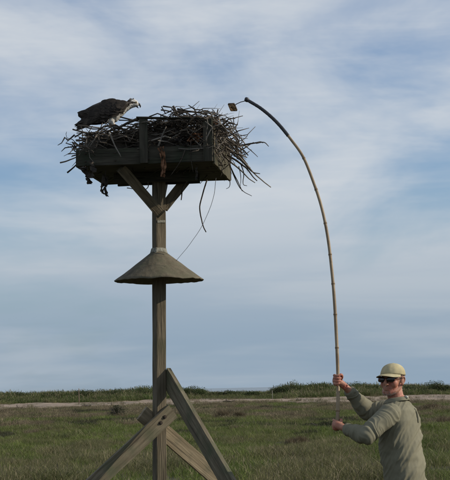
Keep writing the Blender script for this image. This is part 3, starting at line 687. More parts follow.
SP = [  # traced sticks: (points, radius, depth0, depth1, material)
 ([(173, 106), (179, 116), (188, 127)], .011, 12.42, 12.5, 'stick'),
 ([(161, 110), (171, 112), (182, 118)], .007, 12.5, 12.45, 'stick'),
 ([(177, 111), (197, 112), (213, 117), (235, 124)], .0095, 12.45, 12.6, 'stick'),
 ([(218, 109), (216, 121)], .006, 12.5, 12.5, 'stick'),
 ([(214, 127), (228, 129), (234, 128), (237, 125)], .009, 12.5, 12.7, 'stick'),
 ([(222, 130), (233, 134), (239, 141), (237, 147), (232, 150)], .008, 12.6, 12.7, 'stick'),
 ([(206, 123), (221, 138), (240, 158), (257, 176), (271, 187)], .009, 12.5, 12.8, 'stickpale'),
 ([(236, 147), (250, 144), (260, 142), (263, 143)], .008, 12.7, 12.6, 'stick'),
 ([(256, 143), (264, 142.5), (269, 146.5)], .006, 12.6, 12.6, 'stick'),
 ([(243, 145), (250, 150), (258, 157)], .005, 12.7, 12.7, 'stick'),
 ([(238, 147), (242, 141), (239, 136)], .005, 12.7, 12.7, 'stick'),
 ([(225, 148), (240, 160), (251, 171), (260, 174)], .008, 12.7, 12.7, 'stick'),
 ([(227, 155), (243, 165), (250, 173), (257, 181)], .009, 12.8, 12.8, 'stick'),
 ([(226, 158), (238, 168), (247, 177), (255, 183)], .008, 12.9, 12.9, 'stickpale'),
 ([(229, 164), (236, 178), (242, 191)], .006, 12.9, 12.9, 'stick'),
 ([(228, 160), (237, 183), (243, 191), (252, 196)], .005, 12.9, 12.9, 'stick'),
 ([(241, 163), (244, 174), (243, 184), (247, 186)], .005, 12.8, 12.8, 'stick'),
 ([(239, 166), (241, 178), (240, 186)], .004, 12.8, 12.8, 'stick'),
 ([(228, 176), (230, 182), (229, 187), (226, 189)], .0045, 13.4, 13.4, 'stick'),
 ([(208, 128), (222, 144), (236, 153), (247, 157)], .010, 12.45, 12.7, 'stick'),
 ([(212, 124), (228, 140), (242, 149), (248, 155)], .010, 12.5, 12.7, 'stick'),
 ([(217, 128), (232, 146), (246, 163), (250, 168)], .010, 12.6, 12.8, 'stick'),
 ([(213, 142), (222, 139), (236, 146), (246, 146)], .009, 12.45, 12.7, 'stickpale'),
 ([(206, 138), (214, 144), (226, 151), (240, 153)], .008, 12.42, 12.6, 'stick'),
 ([(214, 152), (222, 143), (230, 132), (233, 124)], .006, 12.45, 12.6, 'stickpale'),
 ([(229, 128), (236, 140), (241, 150), (240, 158)], .008, 12.9, 12.8, 'stick'),
 ([(222, 118), (230, 123), (238, 125)], .007, 12.8, 12.8, 'stick'),
 ([(226, 137), (235, 142), (244, 139), (248, 135)], .005, 12.8, 12.8, 'stick'),
 ([(233, 152), (243, 155), (250, 151)], .006, 12.8, 12.8, 'stick'),
 ([(196, 150), (204, 140), (212, 128), (216, 120)], .006, 12.36, 12.45, 'stickpale'),
 ([(158, 146), (163, 134), (166, 127)], .009, 12.36, 12.4, 'stickpale'),
 ([(193, 138), (202, 148), (204, 153)], .006, 12.36, 12.36, 'stickpale'),
 ([(185, 150), (180, 162), (170, 176)], .005, 12.36, 12.40, 'stick'),
 ([(191, 140), (191, 158), (193, 172)], .004, 12.36, 12.36, 'stick'),
 ([(109, 132), (114, 143), (121, 157)], .0085, 12.36, 12.36, 'stickpale'),
 ([(140, 118), (128, 123), (115, 129), (104, 134)], .013, 12.42, 12.55, 'stick'),
 ([(142, 128), (128, 131), (112, 130)], .007, 12.40, 12.5, 'stick'),
 ([(60, 163), (70, 160), (78, 156), (88, 152)], .0065, 12.7, 12.6, 'stick'),
 ([(67, 173), (76, 165), (86, 157)], .0075, 12.6, 12.6, 'stick'),
 ([(74, 143), (80, 147), (87, 150)], .008, 12.7, 12.6, 'stick'),
 ([(76, 140), (86, 141), (94, 144)], .007, 12.8, 12.6, 'stick'),
 ([(68, 154), (77, 153), (88, 149)], .005, 12.7, 12.6, 'stick'),
 ([(72, 149), (82, 149), (95, 144)], .005, 12.9, 12.6, 'stick'),
 ([(86, 132), (94, 137), (103, 139), (112, 137)], .007, 12.5, 12.5, 'stick'),
 ([(84, 127), (93, 129), (104, 129), (114, 127)], .006, 12.6, 12.5, 'stick'),
 ([(87, 133), (88, 138), (96, 146), (104, 149)], .006, 12.5, 12.5, 'stick'),
 ([(90, 147), (96, 137), (103, 128), (109, 119)], .006, 12.45, 12.45, 'stickpale'),
 ([(95, 150), (94, 140), (98, 130)], .007, 12.42, 12.5, 'stick'),
 ([(127, 188), (134, 189), (138, 189)], .004, 12.9, 12.9, 'stick'),
 ([(148, 182), (148, 187), (145, 190), (143, 188)], .005, 12.9, 12.9, 'stick'),
 ([(187, 180), (183, 188), (181, 200)], .010, 13.0, 13.0, 'stick'),
 ([(84, 158), (84, 166), (87, 172)], .006, 12.5, 12.5, 'stick'),
 ([(106, 170), (105, 180), (107, 187)], .004, 12.6, 12.6, 'stick'),
 ([(98, 163), (92, 168), (88, 175)], .004, 12.5, 12.5, 'stick'),
]
for pts, rad, a, b, m in SP: shaped(pts, rad, a, b, m)
# a few more splaying out over the right side and the left end
for i in range(34):
    y = r.uniform(-0.5, 0.45); s = 1 if i < 24 else -1
    d = PX * s * r.uniform(0.3, 1) + PY * r.gauss(0, 0.6) + UZ * (r.uniform(-1.0, 0.35) if s > 0 else r.uniform(-.6, .35))
    L_ = r.uniform(0.22, 0.5) if s > 0 else r.uniform(0.2, 0.34)
    put_stick(PL(s * (PH + r.uniform(-0.06, 0.10)), y, FLOOR + (r.uniform(0.20, 0.36) if s > 0 else r.uniform(0.15, 0.24))), d, L_, r.uniform(0.7, 1.3), r.random() < 0.25)
for i in range(26):                                              # tangle hung over the front right corner
    p = at(r.uniform(192, 232), r.uniform(119, 150), r.uniform(12.28, 12.40)); a = r.gauss(-0.75, 0.6)
    put_stick(p, Vector((math.cos(a), r.gauss(0, .15), math.sin(a))), r.uniform(.16, .42), r.uniform(.5, 1.0), r.random() < .3)
for i in range(14):                                              # and over the side boards
    p = PL(PH + r.uniform(.01, .06), r.uniform(-.5, .4), FLOOR + r.uniform(.10, .33)); a = r.gauss(-1.2, .5)
    put_stick(p, PX * abs(math.cos(a)) * .5 + PY * r.gauss(0, .5) + UZ * math.sin(a), r.uniform(.2, .42), r.uniform(.5, .9), r.random() < .25)
for i in range(12):                                              # hanging over the left end
    p = at(r.uniform(80, 100), r.uniform(134, 152), r.uniform(12.3, 12.42)); a = r.gauss(3.6, .6)
    put_stick(p, Vector((math.cos(a), r.gauss(0, .2), math.sin(a))), r.uniform(.14, .3), r.uniform(.45, .8), r.random() < .2)
for i in range(18):                                              # laid across the rail
    p = at(r.uniform(158, 216), r.uniform(112, 124), r.uniform(12.30, 12.36)); a = r.gauss(0, .35)
    put_stick(p, Vector((math.cos(a), r.gauss(0, .25), math.sin(a))), r.uniform(.2, .5), r.uniform(.5, 1.1), r.random() < .15)
for i in range(16):                                              # loose ends trailing down on the right
    p = at(r.uniform(222, 244), r.uniform(128, 162), r.uniform(12.5, 13.2)); a = r.gauss(-1.0, .45)
    put_stick(p, Vector((math.cos(a), r.gauss(0, .3), math.sin(a))), r.uniform(.18, .38), r.uniform(.4, .8), r.random() < .2)
def nest_core():
    bm = bmesh.new(); q = random.Random(5)
    for i in range(1700):                                         # fine twigs and stems packed inside
        x = q.uniform(-1, 1) * (PH - 0.10); y = q.uniform(-1, 1) * (PH - 0.19)
        z = 0.04 + q.random() * (pile_top(x, y) - 0.06)
        a = q.uniform(0, 6.28); L_ = q.uniform(0.08, 0.22)
        d = (PX * math.cos(a) + PY * math.sin(a) + UZ * q.gauss(0, 0.3)).normalized() * L_
        c = PL(x, y, FLOOR + z); k = noise.noise_vector(c * 9) * 0.03
        add_tube(bm, [c - d, c + k, c + d], [0.005, 0.005, 0.002], 4, False)
    for i in range(46):                                          # matted lumps
        x = q.uniform(-1, 1) * (PH - 0.13); y = q.uniform(-1, 1) * (PH - 0.13)
        b0 = len(bm.verts)
        add_ell(bm, PL(x, y, FLOOR + 0.14), (q.uniform(.09, .15), q.uniform(.09, .15), q.uniform(.08, .15)), None, 10, 7)
    for v in bm.verts: v.co += noise.noise_vector(v.co * 22) * 0.012
    me = mesh_of(bm, 'twig_mass'); mw = Matrix.Translation(PL(0, 0, FLOOR))
    me.transform(mw.inverted())
    o = obj('twig_mass', me, M['core'], nest, mw); o['kind'] = 'stuff'
nest_core()
def weed(pxs, d, wid, m, name='seaweed_strand', seed=0):
    """ragged dangling strand: several twisted ribbons"""
    q = random.Random(seed); bm = bmesh.new(); c = at(pxs[0][0], pxs[0][1], d)
    for s in range(7):
        off = Vector((q.gauss(0, wid * .4), q.gauss(0, wid * .4), q.gauss(0, wid * .3)))
        path = smooth_path([at(p[0], p[1], d) - c + off + Vector((q.gauss(0, wid * .3), q.gauss(0, wid * .3), q.gauss(0, wid * .3))) for p in pxs], 8)
        ring = []
        for i, p in enumerate(path):
            a = q.uniform(0, 6.28) * 0.3 + i; w = wid * q.uniform(0.25, 0.6)
            ring.append((bm.verts.new(p - Vector((math.cos(a), math.sin(a), 0.3)) * w), bm.verts.new(p + Vector((math.cos(a), math.sin(a), 0.3)) * w)))
        for i in range(8): bm.faces.new((ring[i][0], ring[i + 1][0], ring[i + 1][1], ring[i][1]))
    for v in bm.verts: v.co += noise.noise_vector((v.co + c) * 30) * wid * 0.3
    return obj(name, mesh_of(bm, name), M[m], nest, Matrix.Translation(c))
weed([(218, 122), (210, 129), (204, 134), (199, 138)], 12.40, 0.026, 'weed', seed=1)
weed([(200, 135), (195, 138), (190, 141)], 12.37, 0.030, 'weed', seed=2)
weed([(161, 148), (163, 156), (164, 166), (163, 176)], 12.36, 0.020, 'weed', seed=3)
weed([(216, 120), (214, 124), (209, 127)], 12.5, 0.030, 'weed', seed=4)
weed([(86, 165), (89, 171), (90, 176), (92, 180)], 12.42, 0.046, 'weedark', 'seaweed_clump', seed=5)
weed([(105, 176), (106, 184), (104, 190), (106, 195)], 12.6, 0.024, 'weedark', seed=6)
weed([(176, 140), (182, 144), (188, 146)], 12.38, 0.03, 'weedark', seed=7)
weed([(196, 168), (197, 174), (196, 179)], 12.40, 0.012, 'weedark', seed=8)
# loose strings hanging from the platform
def hanging(name, pxs, rad, d0, d1, m, label, cat):
    o = shaped(pxs, rad, d0, d1, m, name, nest, 0.7); mwv = wm(o); o.parent = None; o.matrix_basis = mwv
    return tag(o, label, cat)
hanging('dangling_vine', [(207, 180), (201, 200), (200, 212), (203, 226), (206, 232)], .0065, 12.9, 12.9, 'stick', 'dark dead stem hanging under the right side of the platform', 'vine')
hanging('hanging_wire', [(216, 178), (213, 199), (203, 224), (190, 244), (176, 261)], .0024, 12.8, 12.75, 'wire', 'thin grey wire sagging from the platform to the cone guard', 'wire')

# ------------------------------------------------------------------ the osprey
BD = 12.62
def bird():
    K = F / BD; o0 = at(107, 115, BD)
    def B(px, py, y=0.0): return Vector(((px - 107) / K, y, (115 - py) / K))
    e = empty('osprey', o0, 'brown and white osprey with open beak standing on the nest', 'bird')
    T = Matrix.Translation(o0)
    # body, neck and head as one surface
    bm = bmesh.new()
    def loft(sec, n=20):
        prev = None
        for (p, rz, ry, tilt) in sec:
            ring = []
            for k in range(n):
                a = 2 * math.pi * k / n
                v = Vector((math.sin(tilt) * math.sin(a) * rz, math.cos(a) * ry, math.cos(tilt) * math.sin(a) * rz)); ring.append(bm.verts.new(p + v))
            if prev:
                for k in range(n): bm.faces.new((prev[k], ring[k], ring[(k + 1) % n], prev[(k + 1) % n]))
            else: bm.faces.new(ring[::-1])
            prev = ring
        bm.faces.new(prev)
    loft([(B(84, 118.5), .018, .030, 0), (B(91, 117), .042, .052, 0), (B(100, 114.5), .068, .075, 0.05), (B(110, 112.5), .086, .086, 0.1),
          (B(118.5, 112.0), .088, .082, 0.2), (B(124.5, 109.4), .068, .066, 0.35), (B(129.2, 106.2), .053, .050, 0.4), (B(132.8, 104.2), .041, .038, 0.3), (B(134.5, 103.9), .030, .030, 0)])
    add_ell(bm, B(134.3, 103.6), (.038, .032, .034)); add_ell(bm, B(136.8, 104.6), (.025, .021, .021)); add_ell(bm, B(131.2, 103.4), (.036, .033, .034))
    # brow ridges, thighs
    for s in (-1, 1):
        add_ell(bm, B(135.8, 102.4, s * .017), (.013, .007, .006))
        add_ell(bm, B(111.5, 120.0, s * .045), (.030, .024, .046), Matrix.Rotation(0.25, 3, 'Y'))
        add_tube(bm, [B(112.5, 121, s * .045), B(113.5, 125, s * .045), B(114, 128.5, s * .045)], [.020, .013, .008], 10)
        for a in (-0.5, 0.0, 0.5, 3.14):                        # toes
            b = B(114, 128.6, s * .045); d = Vector((math.cos(a), math.sin(a), 0)) * .042
            add_tube(bm, [b, b + d * 0.5 + UZ * .006, b + d - UZ * .008], [.008, .007, .004], 7)
    me = remeshed(bm, 'body', 0.0042, 4)
    co = get_co(me); no = get_no(me)
    dsp = np.array([noise.noise(Vector((c[0] * 60, c[1] * 90, c[2] * 90))) for c in co]) * 0.0025
    set_co(me, co + no * dsp[:, None])
    m = bpy.data.materials.new('osprey_body'); m.use_nodes = True
    bs = m.node_tree.nodes['Principled BSDF']; bs.inputs['Roughness'].default_value = 0.75; bs.inputs['Specular IOR Level'].default_value = 0.2
    ca = me.color_attributes.new('plumage', 'FLOAT_COLOR', 'POINT'); co = get_co(me); no = get_no(me)
    cols = np.ones((len(co), 4)); brown = np.array((.022, .016, .012)); white = np.array((.58, .55, .49)); grey = np.array((.16, .16, .15))
    hx, hz = B(134.3, 103.6)[0], B(134.3, 103.6)[2]
    for i, c in enumerate(co):
        x, y, z = c; px = 107 + x * K; py = 115 - z * K; nz = noise.noise(Vector((x * 50, y * 50, z * 80)))
        w = 0.0
        if px > 130.5:                                          # head: white crown and throat, dark mask through the eye
            w = 1.0
            mid = 103.6 + (133.5 - px) * 0.05
            if abs(py - mid + nz * .5) < (0.95 if px > 133.5 else 1.3) and px < 137.6 and abs(y) > .010: w = 0.0
            if px < 132.3 and py < 103.0 + nz: w = 0.15
            if px < 131.5 and py < 105.5: w = 0.1
        else:                                                   # below the wings: white breast and belly
            lim = 106.6 + (130.5 - px) * 0.55
            w = 1.0 if py + nz * 1.2 > lim and no[i][2] < 0.55 else 0.0
            if px < 98: w = 0.25 if py > 119 else 0.0
        if py > 126.4: cc = grey
        else: cc = brown * (1 - w) + white * w * (0.9 + 0.15 * nz)
        cols[i, :3] = cc
    ca.data.foreach_set('color', cols.ravel())
    a = m.node_tree.nodes.new('ShaderNodeVertexColor'); a.layer_name = 'plumage'; m.node_tree.links.new(a.outputs['Color'], bs.inputs['Base Color'])
    obj('body', me, m, e, T)
    M['feather'] = mat('dark_feather', (0.014, 0.0105, 0.008), (0.040, 0.030, 0.021), 30, 0.75, 4, (1, 3, 3), c3=(0.09, 0.07, 0.05), c3amt=0.31, c3scale=40, spec=0.3)
    M['beak'] = mat('beak_horn', (0.012, 0.012, 0.014), (0.03, 0.03, 0.032), 30, 0.35, 2, spec=0.5)
    M['eye'] = mat('eye_yellow', (0.40, 0.27, 0.03), None, 5, 0.15, 1, spec=0.6); M['pupil'] = mat('pupil_black', (0.004, 0.004, 0.004), None, 5, 0.1, 1, spec=0.6)
    # feathers: flat leaf-shaped vanes laid over each folded wing
    def feather(p0, p1, wid, nrm, curve=0.0):
        X = p1 - p0; L_ = X.length; X.normalize(); Z = (nrm - X * nrm.dot(X)).normalized(); Y = Z.cross(X); v = []; f = []
        prof = [(0, .25), (.12, .7), (.35, 1.0), (.65, .98), (.85, .75), (.96, .38), (1.0, .06)]
        for t, w in prof:
            c = p0 + X * (L_ * t) + Z * (curve * L_ * t * t)
            v += [c - Y * wid * w * .5 - Z * .0035 * w, c + Z * .0015, c + Y * wid * w * .5 - Z * .0035 * w]
        for i in range(len(prof) - 1):
            b = 3 * i; f += [(b, b + 1, b + 4, b + 3), (b + 1, b + 2, b + 5, b + 4)]
        return v, f
    for s in (-1, 1):
        q = random.Random(40 + s)
        # smooth wing shoulder underneath the feathers
        bm2 = bmesh.new()
        out_t = [(130.5, 103.4), (125, 101.3), (117, 100.5), (109, 100.6), (101, 102.2), (93, 105.2), (85, 109.4), (78, 112.4)]
        out_b = [(127.0, 109.2), (123, 115.0), (116.0, 120.4), (108, 122.6), (100, 123.4), (92, 123.2), (85, 121.0), (78, 115.5)]
        rows = []
        for (tx, ty), (bx, by) in zip(out_t, out_b):
            col_ = []
            for k in range(9):
                t = k / 8; px = lerp(tx, bx, t); py = lerp(ty, by, t)
                xm = (px - 84) / 45; bulge = .094 * math.sin(max(0.02, min(1, xm)) * math.pi * .62 + .25) * (math.sin(max(.04, t * .86 + .10) * math.pi)) ** 0.55
                if t < .06: bulge *= .55
                col_.append(bm2.verts.new(B(px, py, s * max(.006, bulge))))
            rows.append(col_)
        for i in range(len(rows) - 1):
            for k in range(8): bm2.faces.new((rows[i][k], rows[i + 1][k], rows[i + 1][k + 1], rows[i][k + 1]))
        bmesh.ops.recalc_face_normals(bm2, faces=bm2.faces)
        wo = obj('wing', mesh_of(bm2, 'wing'), M['feather'], e, T); sm = wo.modifiers.new('t', 'SOLIDIFY'); sm.thickness = 0.006; sm.offset = 0
        def side(px, py):
            xm = max(0.02, min(1, (px - 84) / 45)); top = np.interp(px, [78, 85, 92, 100, 108, 116, 124, 129], [112.4, 109.4, 105.4, 102.3, 100.7, 100.6, 101.3, 103])
            bot = np.interp(px, [78, 85, 92, 100, 108, 116, 123, 127], [115.5, 121, 123.2, 123.4, 122.6, 120.4, 115, 109.2]); t = max(0, min(1, (py - top) / max(1, bot - top)))
            return s * (.094 * math.sin(xm * math.pi * .62 + .25) * math.sin(max(.04, t * .86 + .10) * math.pi) ** .55 + .006)
        fl = []
        for k in range(10):                                     # primaries, reaching past the tail
            t = k / 9; a = (104 - 5 * t, 110 + 10 * t); b = ((76.8 + 7 * t + q.uniform(-.6, .6), 111.8 + 9 * t) if s > 0 else (float(np.interp(t, [0, .2, .5, .8, 1], [77.5, 83, 79.5, 75.5, 75])) + q.uniform(-.8, 1.2), 112.3 + 15.5 * t))
            fl.append((a, b, .036, .004))
        for k in range(9):                                      # secondaries
            t = k / 8; fl.append(((112 - 2 * t, 107 + 13 * t), (88 - 1 * t + q.uniform(-1, 1), 109 + 14 * t), .04, .009))
        for row in range(4):                                    # coverts
            for k in range(7):
                t = (k + .5 * (row % 2)) / 7; x0 = 127.6 - row * 5.2 - 2.6 * t; ya = np.interp(x0, [105, 116, 124, 128], [101.3, 101.1, 102.0, 104]); yb = np.interp(x0, [105, 116, 124, 128], [121.8, 119, 113.6, 109])
                y0 = lerp(ya, yb, t); fl.append(((x0, y0), (x0 - q.uniform(8.5, 11.5), y0 + q.uniform(-.2, 1.6) + 0.8 * t), .044 - .004 * row * 0, .0135 - row * .0012))
        for (a, b, w_, lift) in fl:
            p0 = B(a[0], a[1], side(*a) + s * lift * .6); p1 = B(b[0], b[1], side(*b) + s * lift if b[0] > 84 else s * (.012 + lift))
            v, f = feather(p0, p1, w_ * q.uniform(.85, 1.1), Vector((0, s, .25)))
            mid = (p0 + p1) / 2; fo = obj('feather', mesh_pd('feather', [x - mid for x in v], f), M['feather'], wo, T @ Matrix.Translation(mid))
    q = random.Random(9)
    tb = bmesh.new()
    for k in range(7):                                          # tail fan
        t = (k - 3) / 3
        v, f = feather(B(90, 118.8, t * .014), B(73.6 + abs(t) * 1.5, 126.2 + t * 1.6 + q.uniform(-.6, .6), t * .035), .030, Vector((0, -.3, 1)))
        vs_ = [tb.verts.new(x) for x in v]
        for fc in f: tb.faces.new([vs_[i] for i in fc])
    for (a, b) in (((96, 121), (76, 130)), ((95, 119), (74, 125)), ((97, 120), (79, 128.5))):
        v, f = feather(B(a[0], a[1], -.03), B(b[0], b[1], -.02), .034, Vector((0, -1, .3)))
        vs_ = [tb.verts.new(x) for x in v]
        for fc in f: tb.faces.new([vs_[i] for i in fc])
    obj('tail', mesh_of(tb, 'tail'), M['feather'], e, T)
    # open hooked beak
    bm = bmesh.new(); add_tube(bm, smooth_path([B(136.6, 104.2), B(138.6, 104.2), B(140.2, 105.2), B(140.9, 107.0), B(140.6, 108.4)], 10), [.0115, .0115, .011, .0105, .0098, .009, .008, .0065, .005, .003, .001], 10)
    obj('upper_beak', mesh_of(bm, 'upper_beak'), M['beak'], e, T)
    bm = bmesh.new(); add_tube(bm, smooth_path([B(136.4, 105.8), B(137.6, 107.2), B(139.0, 108.8)], 6), [.009, .0085, .008, .0065, .005, .0035, .001], 10)
    obj('lower_beak', mesh_of(bm, 'lower_beak'), M['beak'], e, T)
    for s in (-1, 1):
        bm = bmesh.new(); add_ell(bm, (0, 0, 0), (.0050, .0040, .0050), None, 14, 10)
        ey = obj('eye', mesh_of(bm, 'eye'), M['eye'], e, T @ Matrix.Translation(B(136.3, 103.5, s * .0255)))
        bm = bmesh.new(); add_ell(bm, (0, s * .003, 0), (.0033, .0025, .0033), None, 12, 8)
        obj('pupil', mesh_of(bm, 'pupil'), M['pupil'], ey, T @ Matrix.Translation(B(136.3, 103.5, s * .0255)))
    bm = bmesh.new()
    for k in range(16):                                         # ruffled crest at the nape
        p0 = B(131.2 + q.uniform(0, 2.6), 101.6 + q.uniform(-.3, .6), q.uniform(-.014, .014)); d = B(107 - q.uniform(-.8, 1.2), 115 - q.uniform(2.0, 4.2)) 
        v, f = feather(p0, p0 + d, .010, Vector((0, -1, .2)))
        vs_ = [bm.verts.new(x) for x in v]
        for fc in f: bm.faces.new([vs_[i] for i in fc])
    M['crest'] = mat('crest_feather', (0.10, 0.08, 0.065), (0.30, 0.27, 0.23), 60, 0.8, 3)
    obj('crest', mesh_of(bm, 'crest'), M['crest'], e, T)
bird()

# ------------------------------------------------------------------ bamboo pole with mirror
MD = 11.7
POLE_PX = [(337.4, 428), (338, 400), (338, 376), (336.6, 340), (334.4, 300), (331.6, 268), (327.6, 236), (321.8, 208), (313.8, 183), (303.2, 157), (291, 139.5), (277, 122.5), (262, 109.2), (247, 99.8)]
def pole_d(i): return lerp(11.70, 12.55, (i / 13) ** 1.1)
def pole():
    P = [at(px, py, pole_d(i)) for i, (px, py) in enumerate(POLE_PX)]
    low = P[0] + (P[0] - P[1]).normalized() * 0.012
    e = empty('mirror_pole', low, 'long bent bamboo pole with black taped tip and small mirror', 'pole')
    T = Matrix.Translation(low)
    path = smooth_path([low] + P, 160); acc = [0]
    for i in range(1, len(path)): acc.append(acc[-1] + (path[i] - path[i - 1]).length)
    tot = acc[-1]
    def pos(s):
        s = max(0, min(tot, s)); k = int(np.searchsorted(acc, s)); k = max(1, min(len(path) - 1, k)); u = (s - acc[k - 1]) / max(1e-6, acc[k] - acc[k - 1])
        return path[k - 1].lerp(path[k], u)
    def rad(s): return lerp(0.0140, 0.0108, s / tot)
    # nodes every ~0.27 m
    nodes = []; s = 0.16; q = random.Random(4)
    while s < tot - 0.45: nodes.append(s); s += q.uniform(0.24, 0.31)
    n = 420; pts = []; rr = []
    for i in range(n + 1):
        s = tot * i / n; d = min([abs(s - a) for a in nodes]); pts.append(pos(s) - low); rr.append(rad(s) * (1 + 0.10 * math.exp(-(d / 0.012) ** 2)) * (1 - 0.03 * math.exp(-(d / 0.05) ** 2)))
    obj('culm', tube_mesh('culm', pts, rr, 14), M['bamboo'], e, T)
    for a in nodes:
        c = pos(a); obj('node_ring', tube_mesh('node_ring', [pos(a + k * 0.003) - c for k in (-2, -1, 0, 1, 2)], [rad(a) * f_ for f_ in (1.09, 1.17, 1.2, 1.17, 1.09)], 14), M['node'], e, Matrix.Translation(c))
    s0 = tot - 0.52; pts = []; rr = []
    for i in range(90):
        s = lerp(s0, tot + 0.004, i / 89); pts.append(pos(s) - low if s < tot else path[-1] - low + (path[-1] - path[-2]).normalized() * (s - tot))
        rr.append(rad(s) + 0.0028 + 0.0014 * (((i * 0.37) % 1.0) - 0.5) + 0.001 * noise.noise(Vector((i * 0.5, 0, 0))))
    obj('tape_wrap', tube_mesh('tape_wrap', pts, rr, 12), M['tape'], e, T)
    tip = path[-1]; obj('tip_cap', tube_mesh('tip_cap', [Vector((0.012, 0, -.006)), Vector((0, 0, 0)), Vector((-.014, 0, .006)), Vector((-.020, 0, .008))], [.017, .0205, .019, .010], 12), M['tape'], e, Matrix.Translation(tip))
    mc = at(232.6, 107.2, 12.60)
    w0 = at(245, 101, 12.56); w1 = at(236.5, 104, 12.60)
    obj('wire_arm', tube_mesh('wire_arm', [w0 - w0, (w1 - w0) * .5 + UZ * .004, w1 - w0, mc - w0 + Vector((0, .012, 0))], [.0036] * 4, 8), M['iron'], e, Matrix.Translation(w0))
    # mirror plate tilted down to the nest and the watcher
    ex = (at(233.5, 103, 12.58) - at(227.6, 103.2, 12.60)).normalized(); ey = (at(231, 112, 12.66) - at(227.6, 103.2, 12.60)); ey = (ey - ex * ey.dot(ex)).normalized()
    nz = ex.cross(ey).normalized(); 
    if nz.y > 0: nz = -nz; 
    mw = Matrix(((ex.x, ey.x, nz.x, mc.x), (ex.y, ey.y, nz.y, mc.y), (ex.z, ey.z, nz.z, mc.z), (0, 0, 0, 1)))
    hw, hh = .028, .036
    def rounded(hw, hh, rc, z0, z1):
        bm = bmesh.new(); pts = []
        for cx, cy, a0 in ((hw - rc, hh - rc, 0), (-hw + rc, hh - rc, 90), (-hw + rc, -hh + rc, 180), (hw - rc, -hh + rc, 270)):
            for k in range(6):
                a = math.radians(a0 + 18 * k); pts.append((cx + rc * math.cos(a), cy + rc * math.sin(a)))
        lo = [bm.verts.new((x + y * .10, y, z0)) for x, y in pts]; hi = [bm.verts.new((x + y * .10, y, z1)) for x, y in pts]
        bm.faces.new(hi); bm.faces.new(lo[::-1]); k = len(pts)
        for i in range(k): bm.faces.new((lo[i], lo[(i + 1) % k], hi[(i + 1) % k], hi[i]))
        return mesh_of(bm, 'plate', False)
    mo = obj('mirror', rounded(hw + .0035, hh + .0035, .010, -.006, .004), M['frame'], e, mw)
    obj('mirror_glass', rounded(hw, hh, .008, .0045, .0075), M['mirror'], mo, mw)
    return pos, tot
pole()

